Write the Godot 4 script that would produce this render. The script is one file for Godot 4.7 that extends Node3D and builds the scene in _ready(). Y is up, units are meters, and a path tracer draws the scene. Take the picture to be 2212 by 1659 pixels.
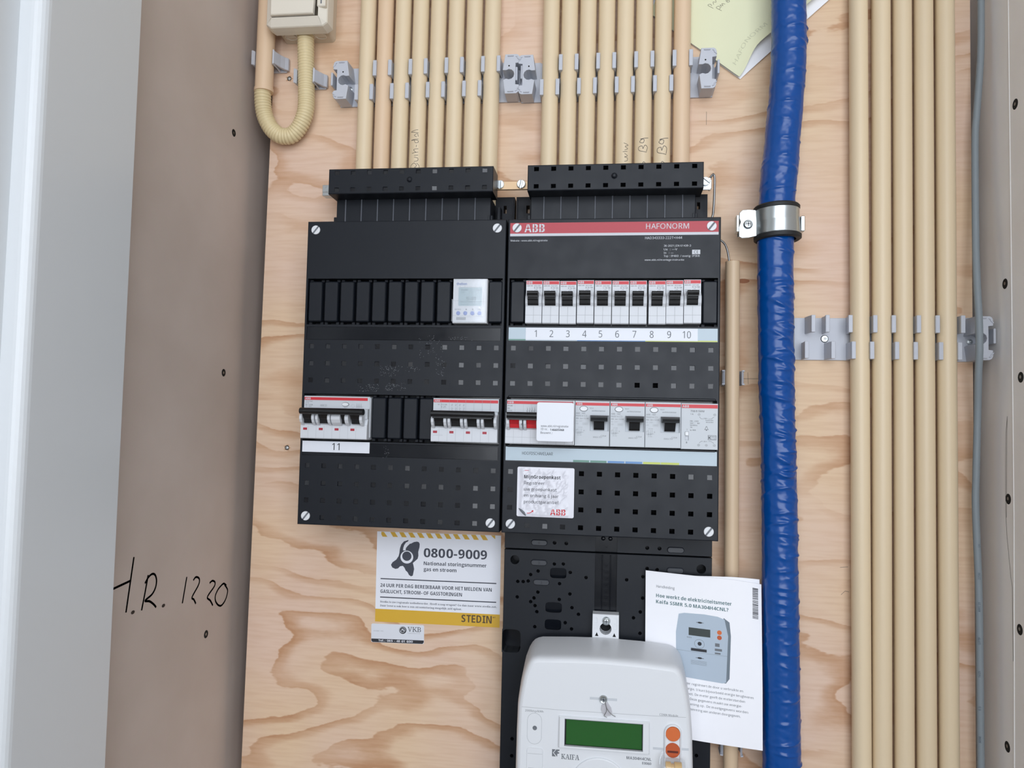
extends Node3D
# Millimetres everywhere in the builders: x along the board, y up from the top edge of the consumer units, z out of the plywood face.
const UP0 := 1.70
var used := {}
var fonts := {}
var glyphs := {}
var m := {}

class Mb:
	var st := {}
	var mat: Material
	var xf := Transform3D()
	var g := -1
	var warp = null
	func _init(material: Material):
		mat = material
	func use(material: Material):
		mat = material
		return self
	var span := 0.0
	func tri(a: Vector3, b: Vector3, c: Vector3):
		if span > 0.0:
			var ab := a.distance_to(b)
			var bc := b.distance_to(c)
			var ca := c.distance_to(a)
			var most := maxf(ab, maxf(bc, ca))
			if most > span:
				if most == ab:
					tri((a + b) / 2, b, c)
					tri(a, (a + b) / 2, c)
				elif most == bc:
					tri(a, b, (b + c) / 2)
					tri(a, (b + c) / 2, c)
				else:
					tri(a, b, (c + a) / 2)
					tri((c + a) / 2, b, c)
				return
		var s: SurfaceTool = st.get(mat)
		if s == null:
			s = SurfaceTool.new()
			s.begin(Mesh.PRIMITIVE_TRIANGLES)
			s.set_material(mat)
			st[mat] = s
		s.set_smooth_group(g)
		for p in [a, c, b]:
			var q: Vector3 = xf * p
			if warp != null:
				q = warp.call(q)
			s.add_vertex(q * 0.001)
	func quad(a, b, c, d):
		tri(a, b, c)
		tri(a, c, d)
	func commit() -> ArrayMesh:
		var out := ArrayMesh.new()
		for k in st:
			st[k].generate_normals()
			st[k].commit(out)
		return out
	func box(x0, y0, z0, x1, y1, z1, b := 0.0):
		var lo := Vector3(minf(x0, x1), minf(y0, y1), minf(z0, z1))
		var hi := Vector3(maxf(x0, x1), maxf(y0, y1), maxf(z0, z1))
		b = minf(b, 0.45 * minf(hi.x - lo.x, minf(hi.y - lo.y, hi.z - lo.z)))
		var c := (lo + hi) / 2
		var h := (hi - lo) / 2
		for ax in 3:
			var u := (ax + 1) % 3
			var v := (ax + 2) % 3
			for s in [1.0, -1.0]:
				var q := []
				for k in [[-1, -1], [1, -1], [1, 1], [-1, 1]]:
					var p := Vector3()
					p[ax] = s * h[ax]
					p[u] = k[0] * (h[u] - b)
					p[v] = k[1] * (h[v] - b)
					q.append(c + p)
				if s > 0:
					quad(q[0], q[1], q[2], q[3])
				else:
					quad(q[3], q[2], q[1], q[0])
			if b > 0:
				for su in [1.0, -1.0]:
					for sv in [1.0, -1.0]:
						var e := []
						for k in [[0, -1], [0, 1], [1, 1], [1, -1]]:
							var p := Vector3()
							p[ax] = k[1] * (h[ax] - b)
							p[u] = su * (h[u] if k[0] == 0 else h[u] - b)
							p[v] = sv * (h[v] - b if k[0] == 0 else h[v])
							e.append(c + p)
						if su * sv > 0:
							quad(e[3], e[2], e[1], e[0])
						else:
							quad(e[0], e[1], e[2], e[3])
		if b > 0:
			for sx in [1.0, -1.0]:
				for sy in [1.0, -1.0]:
					for sz in [1.0, -1.0]:
						var k := Vector3(sx, sy, sz)
						var a := c + k * (h - Vector3(0, b, b))
						var d := c + k * (h - Vector3(b, 0, b))
						var e := c + k * (h - Vector3(b, b, 0))
						if sx * sy * sz > 0:
							tri(a, d, e)
						else:
							tri(a, e, d)
	# rings of one outline at several heights: steps are [z, inset]; the last ring is capped, the first too if back
	func loft(poly: PackedVector2Array, steps: Array, back := false, smooth := -1, front := true):
		var n := poly.size()
		var nor := PackedVector2Array()
		for i in n:
			var a := (poly[i] - poly[(i + n - 1) % n]).normalized()
			var b := (poly[(i + 1) % n] - poly[i]).normalized()
			var t := (a + b).normalized()
			var inward := Vector2(-t.y, t.x)
			nor.append(inward / maxf(0.35, inward.dot(Vector2(-b.y, b.x))))
		var rings := []
		for s in steps:
			var r := PackedVector3Array()
			for i in n:
				var p: Vector2 = poly[i] + nor[i] * s[1]
				r.append(Vector3(p.x, p.y, s[0]))
			rings.append(r)
		g = smooth
		for k in rings.size() - 1:
			for i in n:
				var j := (i + 1) % n
				quad(rings[k][i], rings[k][j], rings[k + 1][j], rings[k + 1][i])
		g = -1
		if front:
			cap(rings[-1], true)
		if back:
			cap(rings[0], false)
	func cap(r: PackedVector3Array, front: bool):
		var flat := PackedVector2Array()
		for p in r:
			flat.append(Vector2(p.x, p.y))
		var t := Geometry2D.triangulate_polygon(flat)
		for i in range(0, t.size(), 3):
			var a := r[t[i]]
			var b := r[t[i + 1]]
			var c := r[t[i + 2]]
			var ccw := (Vector2(b.x, b.y) - Vector2(a.x, a.y)).cross(Vector2(c.x, c.y) - Vector2(a.x, a.y)) > 0
			if ccw == front:
				tri(a, b, c)
			else:
				tri(a, c, b)
	func extr(poly: PackedVector2Array, z0, z1, bev := 0.0, back := false, smooth := -1):
		if bev > 0:
			loft(poly, [[z0, 0.0], [z1 - bev, 0.0], [z1 - bev * 0.3, bev * 0.3], [z1, bev]], back, smooth)
		else:
			loft(poly, [[z0, 0.0], [z1, 0.0]], back, smooth)
	# a flat figure with no thickness worth building: print and ink
	func flat(poly: PackedVector2Array, z):
		var r := PackedVector3Array()
		for p in poly:
			r.append(Vector3(p.x, p.y, z))
		cap(r, true)
	func rect(x0, y0, x1, y1, z):
		quad(Vector3(x0, y0, z), Vector3(x1, y0, z), Vector3(x1, y1, z), Vector3(x0, y1, z))
	# an outline in the (z, y) plane carried along x
	func prof(poly: Array, x0, x1, smooth := -1):
		var keep := xf
		xf = xf * Transform3D(Basis(Vector3(0, 0, 1), Vector3(0, 1, 0), Vector3(-1, 0, 0)), Vector3(0, 0, 0))
		# local x -> world z, local y -> world y, local z -> world -x
		var p2 := PackedVector2Array()
		for q in poly:
			p2.append(Vector2(q[0], q[1]))
		if Mb.area(p2) < 0:
			p2.reverse()
		loft(p2, [[-x1, 0.0], [-x0, 0.0]], true, smooth)
		xf = keep
	# an outline in the (x, z) plane carried along y
	func run(poly: PackedVector2Array, y0, y1, smooth := -1, bev := 0.0):
		var keep := xf
		xf = xf * Transform3D(Basis(Vector3(1, 0, 0), Vector3(0, 0, 1), Vector3(0, -1, 0)), Vector3(0, 0, 0))
		var p2 := poly.duplicate()
		if Mb.area(p2) < 0:
			p2.reverse()
		if bev > 0:
			loft(p2, [[-y1, bev], [-y1 + bev, 0.0], [-y0 - bev, 0.0], [-y0, bev]], true, smooth)
		else:
			loft(p2, [[-y1, 0.0], [-y0, 0.0]], true, smooth)
		xf = keep
	static func area(p: PackedVector2Array) -> float:
		var s := 0.0
		for i in p.size():
			s += p[i].cross(p[(i + 1) % p.size()])
		return s / 2
	# turned about the z axis through (cx, cy); profile is [radius, z] from the back to the front
	func lathe(cx, cy, profile: Array, segs := 24):
		for k in profile.size() - 1:
			var a = profile[k]
			var b = profile[k + 1]
			g = 1 + k
			for i in segs:
				var t0 := TAU * i / segs
				var t1 := TAU * (i + 1) / segs
				var p00 := Vector3(cx + a[0] * cos(t0), cy + a[0] * sin(t0), a[1])
				var p01 := Vector3(cx + a[0] * cos(t1), cy + a[0] * sin(t1), a[1])
				var p10 := Vector3(cx + b[0] * cos(t0), cy + b[0] * sin(t0), b[1])
				var p11 := Vector3(cx + b[0] * cos(t1), cy + b[0] * sin(t1), b[1])
				if a[0] > 0:
					tri(p00, p01, p11 if b[0] > 0 else p10)
				if b[0] > 0:
					tri(p00, p11, p10)
		g = -1
	func tube(pts: Array, radius, segs := 12, ends := true, squash := 1.0):
		var n := pts.size()
		var rings := []
		var side := Vector3()
		for i in n:
			var d: Vector3 = (pts[mini(i + 1, n - 1)] - pts[maxi(i - 1, 0)]).normalized()
			if i == 0:
				side = d.cross(Vector3(0, 0, 1))
				if side.length() < 0.2:
					side = d.cross(Vector3(0, 1, 0))
			side = (side - d * side.dot(d)).normalized()
			var other := d.cross(side)
			var r: float = radius[i] if radius is Array else radius
			var ring := PackedVector3Array()
			for k in segs:
				var t := TAU * k / segs
				ring.append(pts[i] + (side * cos(t) + other * sin(t) * squash) * r)
			rings.append(ring)
		g = 1
		for i in n - 1:
			for k in segs:
				var j := (k + 1) % segs
				quad(rings[i][k], rings[i][j], rings[i + 1][j], rings[i + 1][k])
		g = -1
		if ends:
			for k in segs - 2:
				tri(rings[0][0], rings[0][k + 2], rings[0][k + 1])
				tri(rings[-1][0], rings[-1][k + 1], rings[-1][k + 2])
	# a plate face at height z with hollows: [x0, y0, x1, y1, floor z (or null for a through hole), shape 0 box / 1 round / 2 rounded, tilt]
	func relief(x0, y0, x1, y1, z, holes: Array, floor_mat: Material = null, zback = null):
		var ys := [y0, y1]
		for h in holes:
			for v in [h[1], h[3]]:
				if v > y0 and v < y1 and not ys.has(v):
					ys.append(v)
		ys.sort()
		for r in ys.size() - 1:
			var ya: float = ys[r]
			var yb: float = ys[r + 1]
			var cuts := []
			for h in holes:
				if h[1] < yb - 1e-4 and h[3] > ya + 1e-4:
					cuts.append([h[0], h[2]])
			cuts.sort_custom(func(p, q): return p[0] < q[0])
			var at: float = x0
			for c in cuts:
				if c[0] > at + 1e-4:
					rect(at, ya, c[0], yb, z)
				at = maxf(at, c[1])
			if at < x1 - 1e-4:
				rect(at, ya, x1, yb, z)
		for h in holes:
			var cx: float = (h[0] + h[2]) / 2.0
			var cy: float = (h[1] + h[3]) / 2.0
			var hx: float = (h[2] - h[0]) / 2.0
			var hy: float = (h[3] - h[1]) / 2.0
			var kind: int = h[5] if h.size() > 5 else 0
			var tilt: Vector2 = h[6] if h.size() > 6 else Vector2()
			var line := PackedVector2Array()
			var n := 4 if kind == 0 else 16
			for i in n:
				var t := TAU * i / n + (PI / 4 if kind == 0 else 0.0)
				var d := Vector2(cos(t), sin(t))
				var sq := d / maxf(absf(d.x), absf(d.y))
				if kind == 1:
					line.append(Vector2(cx + d.x * hx, cy + d.y * hy))
				elif kind == 2:
					var e := Vector2(signf(d.x) * pow(absf(d.x), 0.45), signf(d.y) * pow(absf(d.y), 0.45))
					line.append(Vector2(cx + e.x * hx, cy + e.y * hy))
				else:
					line.append(Vector2(cx + sq.x * hx, cy + sq.y * hy))
			if kind > 0:
				for i in n:
					var j := (i + 1) % n
					var q := []
					for k in [i, j]:
						var d := Vector2(cos(TAU * k / n), sin(TAU * k / n))
						d = d / maxf(absf(d.x), absf(d.y))
						q.append(Vector3(cx + d.x * hx, cy + d.y * hy, z))
					quad(Vector3(line[i].x, line[i].y, z), q[0], q[1], Vector3(line[j].x, line[j].y, z))
			var depth = h[4]
			var deep: float = zback if depth == null else depth
			var low := PackedVector3Array()
			for p in line:
				low.append(Vector3(p.x, p.y, deep + tilt.x * (p.x - cx) + tilt.y * (p.y - cy)))
			for i in n:
				var j := (i + 1) % n
				quad(low[i], Vector3(line[i].x, line[i].y, z), Vector3(line[j].x, line[j].y, z), low[j])
			if depth != null:
				var keep := mat
				if h.size() > 7:
					mat = h[7]
				elif floor_mat:
					mat = floor_mat
				cap(low, true)
				mat = keep

static func rr(x0, y0, x1, y1, r, n := 5) -> PackedVector2Array:
	var p := PackedVector2Array()
	for c in [[x1 - r, y0 + r, -PI / 2], [x1 - r, y1 - r, 0.0], [x0 + r, y1 - r, PI / 2], [x0 + r, y0 + r, PI]]:
		for i in n + 1:
			var t: float = c[2] + PI / 2 * i / n
			p.append(Vector2(c[0] + r * cos(t), c[1] + r * sin(t)))
	return p

static func oval(cx, cy, rx, ry, n := 24) -> PackedVector2Array:
	var p := PackedVector2Array()
	for i in n:
		p.append(Vector2(cx + rx * cos(TAU * i / n), cy + ry * sin(TAU * i / n)))
	return p

static func pv(a: Array, s := 1.0) -> PackedVector2Array:
	var p := PackedVector2Array()
	for i in range(0, a.size(), 2):
		p.append(Vector2(a[i] * s, a[i + 1]))
	if Mb.area(p) < 0:
		p.reverse()
	return p

# a smooth line through points
static func curve(pts: Array, step := 4.0) -> Array:
	var out := []
	for i in pts.size() - 1:
		var a: Vector3 = pts[maxi(i - 1, 0)]
		var b: Vector3 = pts[i]
		var c: Vector3 = pts[i + 1]
		var d: Vector3 = pts[mini(i + 2, pts.size() - 1)]
		var n := maxi(1, int(b.distance_to(c) / step))
		for k in n:
			out.append(b.cubic_interpolate(c, a, d, float(k) / n))
	out.append(pts[-1])
	return out

func numbered(called: String) -> String:
	used[called] = used.get(called, -1) + 1
	return called if used[called] == 0 else "%s_%03d" % [called, used[called]]

func thing(called: String, label: String, category: String, x := 0.0, y := 0.0, z := 0.0, group := "") -> Node3D:
	var o := Node3D.new()
	o.name = numbered(called)
	add_child(o)
	o.position = Vector3(x * 0.001, UP0 + y * 0.001, z * 0.001)
	tag(o, label, category, group)
	return o

func tag(o: Node, label: String, category: String, group := ""):
	o.set_meta("label", label)
	o.set_meta("category", category)
	if group:
		o.set_meta("group", group)
	return o

func part(called: String, b: Mb, parent: Node) -> MeshInstance3D:
	return share(called, b.commit(), parent)

func share(called: String, mesh: Mesh, parent: Node) -> MeshInstance3D:
	var o := MeshInstance3D.new()
	o.mesh = mesh
	o.name = called
	parent.add_child(o, true)
	return o

func dup(o: Node3D, x: float, y: float, z: float, label: String) -> Node3D:
	var c: Node3D = o.duplicate()
	c.name = numbered(str(o.name).rstrip("_0123456789"))
	add_child(c)
	c.position = Vector3(x * 0.001, UP0 + y * 0.001, z * 0.001)
	c.set_meta("label", label)
	return c

func struct(called: String, b: Mb) -> MeshInstance3D:
	var o := MeshInstance3D.new()
	o.mesh = b.commit()
	o.name = called
	add_child(o)
	o.position = Vector3(0, UP0, 0)
	o.set_meta("kind", "structure")
	return o

# lettering: s stands on the baseline at (x, y), capitals h high; o may hold b (bold), serif, w (width to fit), al ("c", "r"), rot (degrees), mirror
func txt(b: Mb, s: String, x: float, y: float, z: float, h: float, o := {}):
	var fam := "Droid Serif" if o.get("serif", false) else "Droid Sans"
	var bold: bool = o.get("b", false)
	var fk := fam + str(bold)
	var size := 24 if h > 4.0 else 14
	if not fonts.has(fk):
		var f := SystemFont.new()
		f.font_names = PackedStringArray([fam])
		f.font_weight = 700 if bold else 400
		fonts[fk] = f
	var verts := []
	for what in ["H", s]:
		var key: String = fk + str(size) + what
		if not glyphs.has(key):
			var t := TextMesh.new()
			t.font = fonts[fk]
			t.font_size = size
			t.pixel_size = 1.0 / size
			t.depth = 0
			t.curve_step = 1.0 if h > 4.0 else 1.6
			t.horizontal_alignment = HORIZONTAL_ALIGNMENT_LEFT
			t.text = what
			var arr := t.get_mesh_arrays()
			var pts: PackedVector3Array = arr[Mesh.ARRAY_VERTEX]
			var idx = arr[Mesh.ARRAY_INDEX]
			var flat := PackedVector3Array()
			if idx != null and idx.size() > 0:
				for i in idx:
					flat.append(pts[i])
			else:
				flat = pts
			glyphs[key] = flat
		verts.append(glyphs[key])
	var base := INF
	var top := -INF
	for p in verts[0]:
		base = minf(base, p.y)
		top = maxf(top, p.y)
	var lo := INF
	var hi := -INF
	for p in verts[1]:
		lo = minf(lo, p.x)
		hi = maxf(hi, p.x)
	var ky: float = h / (top - base)
	var kx: float = o.w / (hi - lo) if o.has("w") else ky * o.get("sx", 1.0)
	var off: float = {"c": -0.5, "r": -1.0}.get(o.get("al", ""), 0.0) * (hi - lo) * kx
	var turn: float = deg_to_rad(o.get("rot", 0.0))
	var skew: float = o.get("skew", 0.0)
	var v: PackedVector3Array = verts[1]
	var q := PackedVector3Array()
	for p in v:
		var d := Vector2((p.x - lo) * kx + off, (p.y - base) * ky)
		d.x += skew * d.y
		d = d.rotated(turn)
		q.append(Vector3(x + d.x, y + d.y, z))
	for i in range(0, q.size(), 3):
		b.tri(q[i], q[i + 2], q[i + 1])

# a drawn line of width w along points (x, y) lying at height z
func ink(b: Mb, pts: Array, w: float, z: float, closed := false):
	var n := pts.size()
	for i in (n if closed else n - 1):
		var a := Vector2(pts[i][0], pts[i][1])
		var c := Vector2(pts[(i + 1) % n][0], pts[(i + 1) % n][1])
		var d := (c - a).normalized() * w / 2
		var s := Vector2(-d.y, d.x)
		a -= d * 0.6
		c += d * 0.6
		b.quad(Vector3(a.x + s.x, a.y + s.y, z), Vector3(a.x - s.x, a.y - s.y, z), Vector3(c.x - s.x, c.y - s.y, z), Vector3(c.x + s.x, c.y + s.y, z))

# the same along a rounded line, as a hand draws it
func pen(b: Mb, pts: Array, w: float, z: float):
	ink(b, curve(pts.map(func(p): return Vector3(p[0], p[1], 0)), 0.7).map(func(v): return [v.x, v.y]), w, z)

func frame_line(b: Mb, x0, y0, x1, y1, w, z):
	ink(b, [[x0, y0], [x1, y0], [x1, y1], [x0, y1]], w, z, true)

func ring(b: Mb, cx, cy, rx, ry, w, z, n := 20):
	var p := []
	for i in n:
		p.append([cx + rx * cos(TAU * i / n), cy + ry * sin(TAU * i / n)])
	ink(b, p, w, z, true)

func mat(called: String, c: Color, rough := 0.5, metal := 0.0, extra := {}) -> StandardMaterial3D:
	var s := StandardMaterial3D.new()
	s.resource_name = called
	s.albedo_color = c
	s.roughness = rough
	s.metallic = metal
	for k in extra:
		s.set(k, extra[k])
	m[called] = s
	return s

func c8(r: int, g: int, b: int, a := 1.0) -> Color:
	return Color(r / 255.0, g / 255.0, b / 255.0, a)

func noise_tex(freq: float, oct: int, sd: int, lo: Color, hi: Color, side := 512) -> NoiseTexture2D:
	var n := FastNoiseLite.new()
	n.seed = sd
	n.frequency = freq
	n.fractal_octaves = oct
	var t := NoiseTexture2D.new()
	t.width = side
	t.height = side
	t.seamless = true
	t.noise = n
	var gr := Gradient.new()
	gr.set_color(0, lo)
	gr.set_color(1, hi)
	t.color_ramp = gr
	return t

func wood_image() -> ImageTexture:
	var w := 1024
	var h := 1280
	var im := Image.create(w, h, false, Image.FORMAT_RGB8)
	var n := FastNoiseLite.new()
	n.seed = 11
	n.frequency = 1.0
	n.fractal_octaves = 2
	var lightc := c8(232, 202, 168)
	var pinkc := c8(230, 200, 178)
	var darkc := c8(194, 146, 108)
	for j in h:
		var y := 330.0 - 1010.0 * j / h
		for i in w:
			var x := -310.0 + 810.0 * i / w
			var big := n.get_noise_2d(x / 420.0 + 3.0, y / 170.0)
			var mid := n.get_noise_2d(x / 110.0 + 40.0, y / 40.0 + 9.0)
			var jag := n.get_noise_2d(x / 15.0 + 5.0, y / 5.0)
			var f := y / 70.0 + 2.3 * big + 0.3 * mid + 0.035 * jag
			var t := f - floorf(f)
			var band := smoothstep(0.5, 0.8, t) * (0.75 + 0.25 * smoothstep(0.8, 0.93, t)) * (1.0 - smoothstep(0.93, 0.975, t))
			var low := clampf((-150.0 - y) / 300.0, 0.0, 1.0) * clampf((120.0 - x) / 200.0, 0.0, 1.0)
			var strength := clampf(0.4 + 0.3 * low + 0.75 * n.get_noise_2d(x / 190.0 + 90.0, y / 110.0 + 5.0), 0.06, 0.95)
			var streak := n.get_noise_2d(x / 70.0 + 61.0, y / 5.0)
			var grain := n.get_noise_2d(x / 26.0 + 11.0, y / 1.3)
			var v := clampf(band * strength + 0.16 * streak + 0.06 * grain + 0.06, 0.0, 1.0)
			var basec := lightc.lerp(pinkc, clampf(0.5 + n.get_noise_2d(x / 210.0 + 7.0, y / 230.0 + 31.0), 0.0, 1.0))
			im.set_pixel(i, j, basec.lerp(darkc, v))
	return ImageTexture.create_from_image(im)

func _ready():
	# --- camera, sky, light, exposure
	var cam := Camera3D.new()
	cam.name = "camera"
	var right := Vector3(0.991763, 0.022538, -0.126089)
	var up := Vector3(-0.015984, 0.998480, 0.052755)
	var fwd := Vector3(-0.127087, 0.050305, -0.990615)
	cam.fov = rad_to_deg(2.0 * atan(829.5 / 1650.0))
	cam.near = 0.02
	add_child(cam)
	cam.transform = Transform3D(Basis(right, up, -fwd).orthonormalized(), Vector3(0.11179, UP0 - 0.21541, 0.87379))
	cam.current = true
	var we := WorldEnvironment.new()
	we.name = "environment"
	var env := Environment.new()
	env.background_mode = Environment.BG_SKY
	var sky := Sky.new()
	var sm := ProceduralSkyMaterial.new()
	sm.sky_top_color = c8(150, 185, 225)
	sm.sky_horizon_color = c8(214, 222, 230)
	sm.ground_horizon_color = c8(170, 168, 160)
	sm.ground_bottom_color = c8(110, 106, 98)
	sky.sky_material = sm
	env.sky = sky
	env.tonemap_mode = Environment.TONE_MAPPER_LINEAR
	env.tonemap_exposure = EXPOSURE
	env.sdfgi_enabled = true
	env.ssao_enabled = true
	env.ssil_enabled = true
	we.environment = env
	add_child(we)
	# daylight through the hallway window behind the camera
	var day := AreaLight3D.new()
	day.name = "window_daylight"
	day.area_size = Vector2(1.6, 1.4)
	day.light_energy = DAY
	day.light_color = c8(240, 246, 255)
	day.area_range = 9.0
	day.shadow_enabled = true
	day.position = Vector3(0.42, UP0 + 0.12, 2.02)
	add_child(day)   # an area light shines along -z: into the hallway
	build_materials()
	build_setting()
	build_conduits()
	build_units()
	build_modules()
	build_meter()
	build_right_side()
	build_papers()

const EXPOSURE := 0.535
const DAY := 6.0

func build_materials():
	mat("cream", c8(230, 209, 175), 0.42)
	mat("cream_pink", c8(229, 199, 166), 0.42)
	mat("flex", c8(226, 208, 164), 0.4)
	mat("box_cream", c8(232, 225, 210), 0.45)
	mat("box_base", c8(212, 198, 176), 0.5)
	mat("clip", c8(196, 199, 207), 0.45)
	mat("white", c8(226, 228, 231), 0.4)
	mat("white_gloss", c8(228, 230, 232), 0.22)
	mat("device", c8(214, 217, 222), 0.38)
	mat("device_grey", c8(200, 204, 209), 0.4)
	mat("device_face", c8(200, 205, 210), 0.42)
	mat("red", c8(206, 40, 52), 0.4)
	mat("red_band", c8(184, 68, 78), 0.5)
	mat("red_lever", c8(200, 30, 40), 0.35)
	mat("flag_red", c8(168, 40, 56), 0.4)
	mat("lever", c8(17, 18, 21), 0.33)
	mat("ink", c8(40, 42, 48), 0.6)
	mat("ink_grey", c8(110, 114, 120), 0.6)
	mat("ink_dim", c8(165, 168, 172), 0.6)
	mat("print_white", c8(205, 208, 214), 0.5)
	mat("pencil", c8(92, 84, 78), 0.7)
	mat("marker", c8(38, 30, 28), 0.6)
	mat("hole", c8(8, 9, 11), 0.8)
	mat("strip", c8(184, 200, 210), 0.35)
	mat("sticker_white", c8(228, 231, 238), 0.35)
	mat("sticker_cool", c8(242, 244, 251), 0.4)
	mat("yellow", c8(222, 176, 52), 0.45)
	mat("anthracite", c8(66, 70, 82), 0.55)
	mat("strip_green", c8(98, 142, 128), 0.4)
	mat("strip_blue", c8(96, 142, 196), 0.4)
	mat("strip_lime", c8(196, 206, 96), 0.4)
	mat("zinc", c8(200, 206, 208), 0.28, 0.9)
	mat("steel", c8(150, 150, 150), 0.35, 0.9)
	mat("copper", c8(204, 174, 138), 0.4, 0.5)
	mat("rubber", c8(26, 27, 29), 0.6)
	mat("button_orange", c8(212, 106, 50), 0.5)
	mat("button_dark", c8(188, 84, 40), 0.5)
	mat("lcd_green", c8(38, 92, 40), 0.12)
	mat("lcd_grey", c8(168, 190, 196), 0.2)
	mat("button_blue", c8(112, 136, 206), 0.45)
	mat("brand_blue", c8(40, 84, 168), 0.5)
	mat("paper", c8(250, 250, 254), 0.6)
	mat("paper_yellow", c8(232, 232, 196), 0.7)
	mat("teal_ink", c8(86, 118, 122), 0.6)
	mat("cable", c8(136, 145, 150), 0.5)
	mat("clear", Color(0.93, 0.96, 1.0, 0.12), 0.08, 0.0, {"transparency": BaseMaterial3D.TRANSPARENCY_ALPHA})
	mat("seal", c8(205, 203, 205), 0.3)
	mat("amber", c8(206, 160, 60), 0.4)
	mat("white_wall", c8(232, 231, 228), 0.85)
	mat("floor", c8(150, 140, 128), 0.5)
	mat("frame_paint", c8(216, 219, 221), 0.32)
	mat("frame_face", c8(226, 228, 228), 0.32)
	mat("photo_body", c8(178, 192, 206), 0.5)
	mat("photo_side", c8(112, 124, 134), 0.5)
	mat("photo_dark", c8(52, 60, 58), 0.5)
	mat("wood_edge", c8(206, 168, 130), 0.8)
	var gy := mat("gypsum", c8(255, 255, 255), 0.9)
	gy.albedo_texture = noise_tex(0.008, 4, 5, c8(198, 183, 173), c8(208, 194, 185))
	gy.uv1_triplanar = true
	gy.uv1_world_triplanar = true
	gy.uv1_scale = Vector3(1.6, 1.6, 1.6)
	var gr := mat("gypsum_right", c8(255, 255, 255), 0.9)
	gr.albedo_texture = noise_tex(0.008, 4, 8, c8(242, 237, 233), c8(249, 247, 244))
	gr.uv1_triplanar = true
	gr.uv1_world_triplanar = true
	gr.uv1_scale = Vector3(1.8, 1.8, 1.8)
	for k in [["black", c8(23, 27, 34), 0.36, 0.46, 3], ["black_gloss", c8(19, 22, 28), 0.14, 0.24, 4], ["black_matt", c8(27, 30, 36), 0.4, 0.6, 6]]:
		var b := mat(k[0], k[1], 1.0)
		b.roughness_texture = noise_tex(0.012, 4, k[4], Color(k[2], k[2], k[2]), Color(k[3], k[3], k[3]))
		b.metallic_specular = 0.37
		b.roughness_texture_channel = BaseMaterial3D.TEXTURE_CHANNEL_GREEN
		b.uv1_triplanar = true
		b.uv1_world_triplanar = true
		b.uv1_scale = Vector3(5, 5, 5)
	mat("dimple", c8(25, 27, 32), 0.14)
	mat("pad", c8(52, 55, 61), 0.4)
	mat("rib", c8(104, 108, 116), 0.3)
	mat("blue", c8(0, 72, 148), 0.26)
	var wd := mat("wood", c8(255, 255, 255), 0.62)
	wd.albedo_texture = wood_image()

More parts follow.
